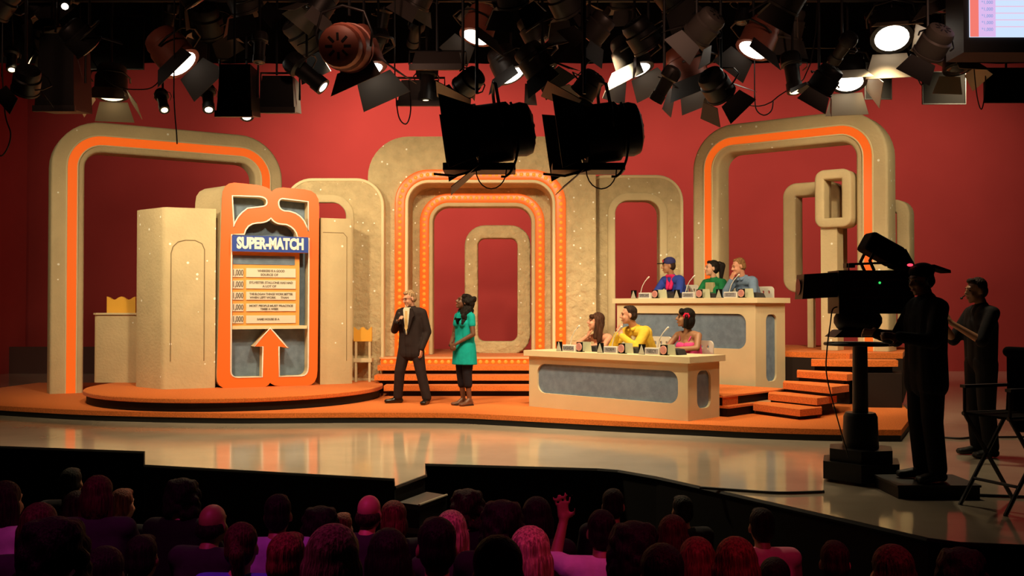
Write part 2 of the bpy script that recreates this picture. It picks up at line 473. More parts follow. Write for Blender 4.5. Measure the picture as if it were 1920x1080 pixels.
# outline with the opening running out at the bottom
pts = [(lx, 0)] + [hole[0]] + hole[1:-1] + [hole[-1]] + [(rx, 0)] + arc(rx-.55, hz-.55, .55, 0, 90, 8) + arc(lx+.75, hz-.75, .75, 90, 180, 10)
holeplate(pts, [], .04, .5).build('wall_panel', M['stucco'], t, auto=35)['label'] = 'textured cream surround'
PO = upath(CW, CH, .62)
sweep(PO, rprof(0, .19, -.03, .05, .02)).build('light_band', M['orange_bulbs'], t, auto=35)['label'] = 'outer orange bulb band'
bulbs('bulb_row', path_pts(PO, .095, -.034, .115), .036, t)
sweep(PO, rprof(.19, .25, -.05, .1, .02)).build('bead', M['cream_light'], t, auto=35)
sweep(PO, rprof(.215, .25, .1, .95, .01)).build('tunnel', M['stucco'], t, auto=35)['label'] = 'deep cream reveal between the two arches'
# inner arch, further back
iy = .75
ix0 = at(787, 574, 18.3+iy).x - cx0; ix1 = at(1021, 574, 18.3+iy).x - cx0; itop = at(900, 363, 18.3+iy).z - LAND
IW = ix1-ix0; IH = itop
PI_ = [(x+ix0, z, nx, nz) for x, z, nx, nz in upath(IW, IH, .55)]
io = [(ix0-.40, 0), (ix0+.1, 0)] + [(x-nx*.1, z-nz*.1) for x, z, nx, nz in PI_[1:-1]] + [(ix1-.1, 0), (ix1+.40, 0), (ix1+.40, IH+.55), (ix0-.40, IH+.55)]
holeplate(io, [], iy+.03, iy+.2).build('inner_panel', M['stucco'], t, auto=35)
sweep(PI_, rprof(0, .17, iy-.02, iy+.06, .02)).build('light_band', M['orange_bulbs'], t, auto=35)['label'] = 'inner orange bulb band'
bulbs('bulb_row', path_pts(PI_, .085, iy-.025, .11), .034, t)
sweep(PI_, rprof(.17, .25, iy-.02, iy+.35, .03)).build('bead', M['stucco_smooth'], t, auto=35)

# flanking textured frames
def flank(x0, x1, y, topy, hx0, hx1, htop, base, label, rr=.5, dep=.42):
    a = at(x0, 574, y).x; b = at(x1, 574, y).x; tz = at(960, topy, y).z - base
    h0 = at(hx0, 574, y).x-a; h1 = at(hx1, 574, y).x-a; ht = at(960, htop, y).z-base
    t = thing('textured_frame', label, 'set piece', (a, y, base))
    Wd = b-a; r2 = .26
    o = [(0, 0)] + [(h0, 0)] + arc(h0+r2, ht-r2, r2, 180, 90, 7) + arc(h1-r2, ht-r2, r2, 90, 0, 7) + [(h1, 0), (Wd, 0)] + arc(Wd-rr, tz-rr, rr, 0, 90, 9) + arc(rr, tz-rr, rr, 90, 180, 9)
    holeplate(o, [], 0, dep).build('body', M['stucco'], t, auto=35)
    P = [(x+h0-.14, z, nx, nz) for x, z, nx, nz in upath(h1-h0+.28, ht+.14, r2+.14)]
    sweep(P, rprof(0, .15, -.03, .1, .025)).build('border', M['stucco_smooth'], t, auto=35)
    P = upath(Wd, tz, rr)
    sweep(P, rprof(-.01, .05, -.02, dep+.02, .02)).build('edge_band', M['cream_light'], t, auto=35)
    return t
flank(533, 719, 18.1, 335, 566, 649, 379, TZ+.001, 'textured cream frame between the game board and the central archway', dep=.2)
flank(1084, 1281, 18.9, 329, 1153, 1238, 375, PLAT, 'textured cream frame with tall opening right of the central archway')

def loop_frame(label, px0, py0, px1, py1, y, ang, wf, depth, rr, m='stucco_smooth', stands=None, corner='l'):
    """closed rounded frame; pixel box is its front face; ang turns it about its left edge"""
    a = at(px0, py1, y)
    ca, sa = math.cos(ang), math.sin(ang)
    k = (px1-960)/F                      # x = k*y on the right edge
    Wd = (k*a.y - a.x)/(ca - k*sa)
    H = at(px0, py0, y).z - a.z
    t = thing('hollow_frame', label, 'set piece', a, ang)
    sweep(opath(Wd, H, rr), rprof(0, wf, 0, depth, .035), True).build('frame', M[m], t, auto=35)
    if stands:
        for (s0, s1, d0, d1, zb) in stands:
            MB().box((s0, d0, zb-a.z), (s1, d1, .03)).build('post', M['stucco_smooth'], t)
    return t
loop_frame('small cream hollow frame standing on the landing inside the central archway', 871, 422, 995, 665, 19.6, 0, .26, .3, .40, 'stucco')
ra = R(-36)
loop_frame('slim cream hollow frame on a thin post behind the upper desk', 1468, 345, 1577, 549, 18.3, ra, .24, .4, .25, stands=[(.42, .53, .1, .22, DECK)])
loop_frame('cream block frame with square opening on a broad post inside the right arch', 1527, 320, 1597, 428, 17.0, ra, .165, .42, .16, stands=[(.08, .36, .08, .40, DECK)])
loop_frame('tall cream hollow frame partly hidden behind the right arch leg', 1612, 378, 1706, 640, 17.5, ra, .22, .35, .25)

# ------------------------------------------------------------------ centre steps and landing
st = thing('entrance_steps', 'orange carpeted steps leading up to the central archway', 'steps', (0, 0, PLAT))
for k, (y, lpx) in enumerate(((17.1, 706), (17.42, 702), (17.74, 708))):
    x0 = max(at(lpx, 574, y).x, -2.2 if k == 0 else -9); x1 = at(1075, 574, y).x; zt = .155*(k+1)+.03
    MB().box((x0, y, zt-.09), (x1, y+.42, zt)).build('tread', M['carpet'], st)
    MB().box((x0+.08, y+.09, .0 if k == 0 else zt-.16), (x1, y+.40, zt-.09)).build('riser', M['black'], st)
x0 = at(714, 574, 18.05).x; x1 = at(1075, 574, 18.05).x
MB().box((x0, 18.05, .49), (x1, 21.5, .60)).build('landing_base', M['orange_bulbs'], st)['label'] = 'glowing bulb-lined riser'
bulbs('bulb_row', [Vector((x0+.08+.115*i, 18.045, .545)) for i in range(int((x1-x0-.1)/.115))], .035, st)
MB().box((x0-.02, 18.0, .60), (x1, 21.5, .624)).build('landing_edge', mat('peach_edge', (.75, .42, .22), .6), st)
MB().box((x0-.02, 18.3, .60), (x1, 21.5, .627)).build('landing', M['carpet'], st)
MB().box((wl-.02, 18.3, 0), (wr+.02, 18.85, .62)).build('landing_core', M['riser'], st)
MB().box((x0+.1, 18.1, 0), (x1, 21.4, .49)).build('landing_core', M['riser'], st)

# ------------------------------------------------------------------ panel desks
U = Vector((.72, -.694)); U.normalize(); NB = Vector((-U.y, U.x))   # along desk (left-back to right-front), and back from the front
ANG = math.atan2(U.y, U.x)
def lineint(px, p, d):     # where the vertical plane through pixel column px crosses the ground line p + s d
    k = (px-960)/F
    return (k*p.y - p.x)/(d.x - k*d.y)
LC = onz(1290, 790, PLAT); LC2 = Vector((LC.x, LC.y)); lL = -lineint(992, LC2, U); lZ = at(1290, 669, LC.y).z
UC = onz(1417, 757, PLAT); UC2 = Vector((UC.x, UC.y)); uL = -lineint(1157, UC2, U); uZ = at(1417, 558, UC.y).z
def desk(name, label, C, L, top, dep, panel, panel_end, end):
    o = C - U*L
    t = thing(name, label, 'desk', (o.x, o.y, PLAT), ANG)
    H = top - PLAT
    th = .085
    # front plate with the cut-out and its end plate, back plate, top slab
    (a0, a1, z0_, z1_) = panel
    outer = [(0, 0), (L, 0), (L, H-th), (0, H-th)]
    holeplate(outer, [rrect(a0, z0_, a1, z1_, .15)], 0, .05).build('front_panel', M['cream'], t)
    MB().box((a0-.02, .035, z0_-.02), (a1+.02, .06, z1_+.02)).build('inset_panel', M['blue'], t)['label'] = 'blue-grey fabric inset'
    (b0, b1, e0, e1) = panel_end
    me = holeplate([(.05, 0), (dep, 0), (dep, H-th), (.05, H-th)], [rrect(b0, e0, b1, e1, .11)], 0, .05)
    me.build('end_panel', M['cream'], t, loc=(L, 0, 0), rot=(0, 0, PI/2))
    MB().box((b0-.02, .035, e0-.02), (b1+.02, .06, e1+.02)).build('inset_panel', M['blue'], t, loc=(L, 0, 0), rot=(0, 0, PI/2))
    MB().box((0, .05, 0), (.05, dep, H-th)).build('end_panel', M['cream'], t)
    MB().box((-.06, -.06, H-th), (L+.07, dep+.05, H)).build('desk_top', M['cream_light'], t)
    return t
dl = desk('panel_desk', 'lower cream panel desk with rounded blue-grey front panel', LC2, lL, lZ, .78, (.17, lL-.16, .22, lZ-PLAT-.20), (.22, .56, .15, lZ-PLAT-.20), None)
du = desk('panel_desk', 'taller cream panel desk behind, with blue-grey panels', UC2, uL, uZ, .95, (.10, uL-.17, .86, uZ-PLAT-.26), (.33, .67, .33, uZ-PLAT-.27), None)
# risers behind the desks
rs = thing('seating_riser', 'low orange-topped riser behind the lower panel desk', 'riser', (LC.x, LC.y, PLAT), ANG)
RL = .29
MB().box((-lL, .82, 0), (.10, 1.55, .12)).build('base', M['riser'], rs)
MB().box((-lL, .80, .12), (.14, 1.55, .15)).build('lower_tread', M['carpet'], rs)
MB().box((-lL, .82, .15), (.02, 2.62, RL-.025)).build('upper_base', M['riser'], rs)
MB().box((.02, .82, .15), (.03, 1.22, RL-.025)).build('end_carpet', M['carpet'], rs)
MB().box((-lL, .80, RL-.025), (.05, 2.62, RL-.002)).build('carpet_top', M['carpet'], rs)
dk = thing('upper_deck', 'raised orange-carpeted deck carrying the upper panel row', 'deck', (0, 0, PLAT))
p1 = UC2 - U*(uL-.32) + NB*.97; b_ = UC2 + NB*.97; p2 = b_ + U*lineint(1592, b_, U); p6 = p1 + NB*2.2
dpoly = [(p1.x, p1.y), (p2.x, p2.y), (at(1602, 574, 15.98).x, 15.98), (at(1692, 574, 15.98).x, 15.98), (at(1700, 574, 18.6).x, 18.6), (p6.x, p6.y)]
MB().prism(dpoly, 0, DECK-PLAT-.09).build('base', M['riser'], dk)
MB().prism(dpoly, DECK-PLAT-.09, DECK-PLAT-.004).build('carpet_top', M['carpet'], dk)

# right-hand floating steps
rstep = thing('floating_steps', 'flight of five floating orange steps at the end of the upper desk', 'steps', (0, 0, PLAT))
specs = [((1412, 757), (1500, 768), (1541, 764), 14.35), ((1440, 738), (1532, 747), (1569, 742), 14.65), ((1468, 717), (1560, 726), (1592, 722), 14.95),
         ((1494, 696), (1588, 702), (1600, 701), 15.25), ((1521, 675), (1600, 676), (1684, 676), 15.48)]
for k, (pl_, pc, pr_, y) in enumerate(specs):
    zt = at(pl_[0], pl_[1], y).z
    a = onz(*pl_, zt); c = onz(pc[0], pc[1], zt); b = onz(*pr_, zt)
    poly = [(a.x, a.y), (c.x, c.y), (b.x, b.y), (b.x+.1, b.y+.38), (a.x+.12, a.y+.38)]
    z = zt-PLAT
    MB().prism(poly, z-.095, z).build('tread', M['carpet'], rstep)
    cxm = sum(p[0] for p in poly)/5; cym = sum(p[1] for p in poly)/5
    MB().prism([(cxm+(x-cxm)*.9, cym+(y_-cym)*.9+.05) for x, y_ in poly], max(0, z-.19) if k else 0, z-.095).build('support', M['black'], rstep)
a = at(1478, 574, 16.0); b = at(1690, 574, 16.0)
c1 = onz(1690, 760, PLAT)
MB().prism([(at(1600, 574, 15.3).x, 15.3), (at(1690, 574, 15.2).x, 15.2), (at(1690, 574, 16.2).x, 16.2), (at(1605, 574, 15.9).x, 15.9)], 0, .52).build('stringer', M['riser'], rstep)

# ------------------------------------------------------------------ SUPER-MATCH game board on the turntable
A = onz(407, 728, TZ); B = onz(597, 722, TZ)
BA = math.atan2(B.y-A.y, B.x-A.x)
bd = Vector((math.cos(BA), math.sin(BA), 0)); bn = Vector((-math.sin(BA), math.cos(BA), 0))   # along, back
def uv(px, py, back=0.0):
    d = ray(px, py); P0 = Vector((A.x, A.y, TZ)) + bn*back
    t = (P0 - Vector((0, 0, CAM_Z))).dot(bn)/d.dot(bn)
    p = Vector((0, 0, CAM_Z)) + d*t - Vector((A.x, A.y, TZ))
    return (p.dot(bd), p.z)
def zb(zx, zy, back=0.0): return uv(380+zx/2.511, 320+zy/2.511, back)
def cat(pts, n=4):      # closed Catmull-Rom through zoom points; tuples with a third item stay sharp
    return pts
def loopz(pts, back=0.0):
    q = [zb(x, y, back) for x, y in pts]
    q = [a for i, a in enumerate(q) if math.hypot(a[0]-q[i-1][0], a[1]-q[i-1][1]) > 1e-3]
    ar = sum(q[i][0]*q[(i+1) % len(q)][1]-q[(i+1) % len(q)][0]*q[i][1] for i in range(len(q)))
    return q if ar > 0 else q[::-1]
def rc(p0, p1, p2, n=4):      # quadratic corner
    return [((1-t)**2*p0[0]+2*t*(1-t)*p1[0]+t*t*p2[0], (1-t)**2*p0[1]+2*t*(1-t)*p1[1]+t*t*p2[1]) for t in [k/n for k in range(n+1)]]
board = thing('game_board', 'tall orange-edged game board with blue title sign on the turntable', 'game board', (A.x, A.y, TZ), BA)
outer = rc((92, 130), (92, 55), (150, 56)) + rc((250, 66), (315, 74), (326, 100)) + rc((326, 100), (336, 80), (380, 79)) + \
    rc((480, 88), (552, 94), (549, 170)) + rc((541, 940), (540, 1011), (490, 1012)) + rc((370, 1014), (335, 1016), (318, 998)) + \
    rc((318, 998), (305, 1021), (270, 1022)) + rc((120, 1026), (66, 1026), (68, 970))
ul = [(140, 118)] + rc((262, 122), (304, 124), (303, 150)) + rc((303, 150), (303, 168), (275, 170)) + rc((210, 178), (155, 215), (147, 265)) 
ur = rc((358, 160), (355, 135), (375, 132)) + [(497, 146), (497, 285)] + rc((490, 262), (470, 205), (410, 192)) + rc((385, 190), (362, 185), (358, 160))
big = [(196, 300)] + rc((196, 300), (205, 250), (258, 246)) + rc((270, 246), (305, 244), (321, 224)) + rc((321, 224), (340, 250), (368, 252)) + rc((395, 254), (440, 270), (447, 314)) + \
    [(500, 318)] + rc((497, 925), (497, 966), (465, 967)) + [(360, 970), (360, 828), (404, 836), (318, 741), (240, 828), (283, 828), (281, 972)] + rc((165, 974), (133, 974), (133, 945)) + [(137, 300)]
Lo = loopz(outer); holes = [loopz(h)[::-1] for h in (ul, ur, big)]
o = holeplate(Lo, holes, 0, .05).build('light_border', M['orange_lit2'], board, auto=30); o['label'] = 'orange lit border with arch and arrow'
holeplate(Lo, holes, .05, .34).build('frame_body', M['cream_light'], board, auto=30)
for h in holes:
    MB().tube([(x, -.004, z) for x, z in h], .014, 6, close=True).build('edge_bead', M['white'], board, smooth=True)
# box behind, flaring back
cxb = sum(p[0] for p in Lo)/len(Lo); czb = sum(p[1] for p in Lo)/len(Lo)
n = len(Lo); mb = MB()
mb.add([(x, .05, z) for x, z in Lo] + [(cxb+(x-cxb)*1.02, .36, z) for x, z in Lo] + [(cxb+(x-cxb)*(1.42 if x < cxb else .98), .95, max(z, 0)*1.0) for x, z in Lo],
       [(i, (i+1) % n, n+(i+1) % n, n+i) for i in range(n)] + [(n+i, n+(i+1) % n, 2*n+(i+1) % n, 2*n+i) for i in range(n)] + [tuple(range(2*n, 3*n))])
mb.build('casing', M['stucco_smooth'], board, auto=35)
lo = zb(110, 1000, 0); hi = zb(520, 118, 0)
MB().box((lo[0], .31, lo[1]), (hi[0], .33, hi[1])).build('back_panel', M['blue'], board)['label'] = 'blue-grey fabric back'
# title sign box
s = [zb(139, 298, -.12), zb(497, 319, -.12), zb(494, 391, -.12), zb(137, 375, -.12)]
mz0 = (s[2][1]+s[3][1])/2; mz1 = (s[0][1]+s[1][1])/2
su0 = s[0][0]; su1 = s[1][0]
sg = MB().box((su0, -.12, mz0), (su1, -.10, mz1)).build('title_sign', M['sign_blue'], board)
MB().box((su0+.005, -.10, mz0), (su1-.005, .06, mz1)).build('sign_box', M['orange_paint'], board)
text('title_lettering', 'SUPER-MATCH', (mz1-mz0)*.95, M['white'], sg, ((su0+su1)/2, -.124, (mz0+mz1)/2), extrude=.004, bold=.013, maxw=(su1-su0)*.88)
# answer panel
q0 = zb(134, 736, .08); q1 = zb(456, 380, .08)
MB().box((q0[0]-.06, .08, q0[1]), (q1[0], .12, q1[1])).build('answer_panel', mat('panel_peach', (.82, .36, .08), .5), board)
a = zb(142, 440, .07); b = zb(434, 404, .07)
MB().box((a[0], .07, a[1]), (b[0], .09, b[1])).build('slot', M['blue'], board)['label'] = 'blank grey slot'
rows = [('', 'WHISKERS IS A GOOD', 'SOURCE OF'), ('', 'SYLVESTER STALLONE HAS HAD', 'A LOT OF'), ('', 'THE SLOGAN THINGS WORK BETTER', 'WHEN LEFT WORK      THAN'),
        ('', 'MOST PEOPLE MUST PRACTICE   ', 'TIMES A WEEK'), ('', 'SAME HOUSE IS A', '')]
ys = [(462, 501), (517, 555), (571, 608), (626, 662), (681, 719)]
for (y0, y1), (_, l1, l2) in zip(ys, rows):
    a = zb(139, y1, .06); b = zb(192, y0, .06)
    p = MB().box((a[0]-.005, .06, a[1]), (b[0], .09, b[1])).build('value_plate', M['offwhite'], board)
    text('value_lettering', '1,000', (b[1]-a[1])*.98, M['ink_grey'], p, ((a[0]+b[0])/2, .057, (a[1]+b[1])/2), extrude=.002, bold=.004, maxw=(b[0]-a[0])*.92)
    a = zb(205, y1, .06); b = zb(438, y0, .06)
    p = MB().box((a[0], .06, a[1]), (b[0], .09, b[1])).build('answer_plate', M['offwhite'], board)
    h = b[1]-a[1]; cxm = (a[0]+b[0])/2
    if l2:
        text('answer_lettering', l1.strip(), h*.36, M['ink_grey'], p, (cxm, .057, a[1]+h*.70), extrude=.002, bold=.002, maxw=(b[0]-a[0])*(.55 if len(l1) < 20 else .88))
        text('answer_lettering', l2, h*.36, M['ink_grey'], p, (cxm-.03, .057, a[1]+h*.27), extrude=.002, bold=.002)
    else:
        text('answer_lettering', l1, h*.36, M['ink_grey'], p, (cxm-.05, .057, a[1]+h*.5), extrude=.002, bold=.002)
a = zb(132, 747, .03); b = zb(492, 729, .03)
MB().box((a[0], .03, a[1]), (b[0], .31, b[1])).build('ledge', M['cream_light'], board)
# arrow side walls get depth from frame_body; cream wings either side
def wing(name, label, plan, top):
    t = thing(name, label, 'set piece', (A.x, A.y, TZ), BA)
    MB().prism(plan, 0.0, top).build('body', M['stucco_smooth'], t, auto=50)
    return t
ltop = uv(350, 390, .12)[1]; rtop = uv(640, 410, .12)[1]
u0 = uv(305, 600, .12)[0]
def flat(px, Y): 
    p = at(px, 574, Y); r = Vector((p.x-A.x, p.y-A.y, 0)); return (r.dot(bd), r.dot(bn))
fl_ = flat(256, 16.75)
plan = [(-.02, .10), (u0+.06, .10), (u0, .14), (u0-.03, .2), (fl_[0]+.04, fl_[1]-.14), (fl_[0], fl_[1]), (fl_[0]+.12, fl_[1]+.08), (-.45, fl_[1]+.0), (-.06, .28)]
g = mat('groove_brown', (.26, .19, .10), .8)
t = wing('curved_panel', 'cream folded wall panel left of the game board', plan, ltop)
MB().tube([(u0+.12, .098, .45), (u0+.12, .098, ltop-.75)] + [(u0+.12+.22*(1-math.cos(R(a))), .098, ltop-.75+.22*math.sin(R(a))) for a in (30, 60, 90)] + [(-.35, .098, ltop-.53), (-.24, .098, ltop-.58), (-.2, .098, ltop-.68), (-.2, .098, .45)], .008, 5).build('groove_line', g, t)
u1 = uv(598, 600, .12)[0]; u2 = uv(662, 600, .12)[0]
plan = [(u1+.02, .10), (u2-.06, .10), (u2-.01, .13), (u2, .2), (u2-.02, .6), (u1+.06, .6), (u1+.04, .33)]
t = wing('curved_panel', 'cream wall panel right of the game board', plan, rtop)
MB().tube([(u1+.06, .098, rtop-.25), (u2-.18, .098, rtop-.25), (u2-.12, .098, rtop-.32), (u2-.12, .098, .4)], .007, 5).build('groove_line', g, t)
# back-of-turntable contestant positions
p = onz(213, 724, TZ)
t = thing('contestant_counter', 'low cream counter at the back of the turntable, far left', 'counter', (at(176, 574, 17.6).x, 17.6, TZ))
wc = at(262, 574, 17.6).x-at(176, 574, 17.6).x; hc = at(200, 590, 17.6).z-TZ
MB().prism([(0, .05), (.06, 0), (wc, 0), (wc+.2, .5), (.1, .6), (0, .5)], 0, hc).build('body', M['stucco_smooth'], t, auto=50)
MB().prism([(-.02, .03), (.05, -.03), (wc, -.03), (wc+.2, .5), (.1, .62), (-.02, .5)], hc, hc+.03).build('top', M['cream'], t)
def scallop(x0, x1, z0, z1):
    n = 12
    return [(x0, z0), (x1, z0)] + [(x1+(x0-x1)*k/n, z1-.06*math.sin(PI*k/n*2)**2 if 0 < k < n else z1) for k in range(n+1)]
def orange_seat(label, px0, px1, pz0, pz1, Y, legs):
    a = at(px0, pz0, Y); b = at(px1, pz1, Y)
    base = TZ if legs else TZ+hc+.03
    t = thing('orange_backrest', label, 'seat', (a.x, Y, base))
    MB().plate(scallop(0, b.x-a.x, a.z-base, b.z-base), 0, .07).build('back_pad', M['amber'], t)
    if legs:
        for x in (.02, b.x-a.x-.06): MB().box((x, .01, 0), (x+.04, .06, a.z-base)).build('post', M['cream'], t)
        MB().box((0, .0, .35), (b.x-a.x, .28, .42)).build('seat_pad', M['cream'], t)
    return t
orange_seat('orange scallop-topped backrest on the low counter, far left', 200, 254, 589, 556, 17.8, False)
orange_seat('amber scallop-topped seat back on posts beside the right wall panel', 663, 697, 640, 613, 17.75, True)

# ------------------------------------------------------------------ people
def remeshed(mb, name, vox, it=3, fac=.5, m=None):
    me = mb.mesh('tmp')
    o = bpy.data.objects.new('tmp', me); COL.objects.link(o)
    md = o.modifiers.new('r', 'REMESH'); md.mode = 'VOXEL'; md.voxel_size = vox; md.use_smooth_shade = True
    if it:
        sm = o.modifiers.new('s', 'SMOOTH'); sm.factor = fac; sm.iterations = it
    dg = bpy.context.evaluated_depsgraph_get(); dg.update()
    out = bpy.data.meshes.new_from_object(o.evaluated_get(dg)); out.name = name
    COL.objects.unlink(o); bpy.data.objects.remove(o); bpy.data.meshes.remove(me)
    out.materials.clear()
    if m: out.materials.append(m)
    for p in out.polygons: p.use_smooth = True
    return out
def V(*a): return Vector(a)
SK = {'fair': mat('skin_fair', (.62, .34, .23), .5), 'rosy': mat('skin_rosy', (.62, .29, .19), .5), 'dark': mat('skin_dark', (.13, .052, .028), .5), 'brown': mat('skin_brown', (.36, .17, .09), .5)}
CL = {}
def cloth(name, c, r=.85):
    if name not in CL: CL[name] = noisy(mat('cloth_'+name, c, r, spec=.2), 14, .10, .25, 30, dist=.01)
    return CL[name]
HAIR = {'black': mat('hair_black', (.012, .008, .007), .45), 'brown': mat('hair_brown', (.07, .028, .016), .5), 'dkbrown': mat('hair_dark_brown', (.035, .017, .012), .5),
        'sandy': mat('hair_sandy', (.30, .15, .06), .55), 'grey': mat('hair_grey_blond', (.45, .28, .15), .55), 'blond': mat('hair_blond', (.62, .42, .25), .5), 'red': mat('hair_auburn', (.20, .05, .03), .5)}
for _h in HAIR.values():
    nt = _h.node_tree; b_ = nt.nodes['Principled BSDF']; b_.inputs['Specular IOR Level'].default_value = .18; b_.inputs['Roughness'].default_value = .65
    tc = nt.nodes.new('ShaderNodeTexCoord'); mp = nt.nodes.new('ShaderNodeMapping'); mp.inputs['Scale'].default_value = (55, 55, 5)
    nz = nt.nodes.new('ShaderNodeTexNoise'); nz.inputs['Scale'].default_value = 1.6; nz.inputs['Detail'].default_value = 3
    nt.links.new(tc.outputs['Object'], mp.inputs['Vector']); nt.links.new(mp.outputs[0], nz.inputs['Vector'])
    cr = nt.nodes.new('ShaderNodeValToRGB'); c_ = b_.inputs['Base Color'].default_value[:3]
    cr.color_ramp.elements[0].position = .35; cr.color_ramp.elements[1].position = .65
    cr.color_ramp.elements[0].color = (*[x*.35 for x in c_], 1); cr.color_ramp.elements[1].color = (*[min(1, x*1.35) for x in c_], 1)
    nt.links.new(nz.outputs['Fac'], cr.inputs['Fac']); nt.links.new(cr.outputs['Color'], b_.inputs['Base Color'])
    bp = nt.nodes.new('ShaderNodeBump'); bp.inputs['Strength'].default_value = .8; bp.inputs['Distance'].default_value = .02
    nt.links.new(nz.outputs['Fac'], bp.inputs['Height']); nt.links.new(bp.outputs['Normal'], b_.inputs['Normal'])
LIPS = mat('lips', (.42, .11, .09), .5); EYEM = mat('eye_dark', (.02, .012, .01), .3)

def head_prims(mb, T, ears=True, big=1.0):
    e = lambda c, r: mb.ell(c, r, T, 14, 9)
    e((0, .012, .038), (.076, .096, .090)); e((0, -.030, -.028), (.061, .066, .088)); e((0, -.066, -.098), (.026, .024, .020))
    e((0, -.080, .036), (.050, .022, .016)); e((.034, -.070, -.030), (.026, .024, .026)); e((-.034, -.070, -.030), (.026, .024, .026))
    a = T @ V(0, -.096, .018); b = T @ V(0, -.117, -.022); mb.cap(a, b, .009, .014)
    e((.010, -.106, -.026), (.010, .010, .008)); e((-.010, -.106, -.026), (.010, .010, .008)); e((0, -.092, -.064), (.024, .011, .012))
    if ears:
        for s in (-1, 1): e((s*.079, .012, -.008), (.011, .021, .033))
def hand(mb, w, d, nrm, curl=.35, s=1.0, side=1, spread=.12):
    """hand from wrist w along d; nrm = palm normal; five separate fingers"""
    d = d.normalized(); nrm = (nrm - d*nrm.dot(d)).normalized(); x = d.cross(nrm)*side
    c = w + d*.05*s
    mb.cap(w, w + d*.03*s, .026*s, .026*s)
    for k in (-1, -.33, .33, 1): mb.cap(w + d*.02*s + x*k*.018*s, w + d*.085*s + x*k*.030*s, .013*s, .012*s, 8)
    for k, L in ((-1, .062), (-.33, .078), (.33, .082), (1, .072)):
        p = w + d*.088*s + x*k*.031*s; dd = (d + x*k*spread).normalized(); q = p
        for j in range(3):
            q2 = q + dd*L*s*(.45, .32, .23)[j]
            mb.cap(q, q2, (.0102, .0094, .0088)[j]*s, (.0094, .0088, .0078)[j]*s, 8); q = q2
            dd = (Matrix.Rotation(curl*1.3*side, 3, x) @ dd) if False else (dd*math.cos(curl) + nrm*math.sin(curl)).normalized()
    p = w + d*.025*s + x*.028*s; dd = (d*.6 + x*.9 + nrm*.35).normalized(); q = p + dd*.045*s
    mb.cap(p, q, .014*s, .0115*s, 8); dd = (d*.9 + x*.25 + nrm*.5).normalized(); mb.cap(q, q + dd*.038*s, .011*s, .009*s, 8)
def foot(mb, an, toe_dir, r=.0, s=1.0):
    t = V(toe_dir.x, toe_dir.y, 0).normalized(); g = V(an.x, an.y, 0)
    h = g - t*.045*s + V(0, 0, .035+r); b = g + t*.10*s + V(0, 0, .034+r); e = g + t*.185*s + V(0, 0, .026+r)
    sd = V(-t.y, t.x, 0)
    mb.cap(an, h, .038*s+r, .036*s+r); mb.cap(an, b, .036*s+r, .032*s+r)
    for k in (-1, 1): mb.cap(h, e + sd*k*.018, .030+r, .024+r); mb.cap(b + sd*k*.014, e + sd*k*.02 - t*.02, .03+r, .024+r)

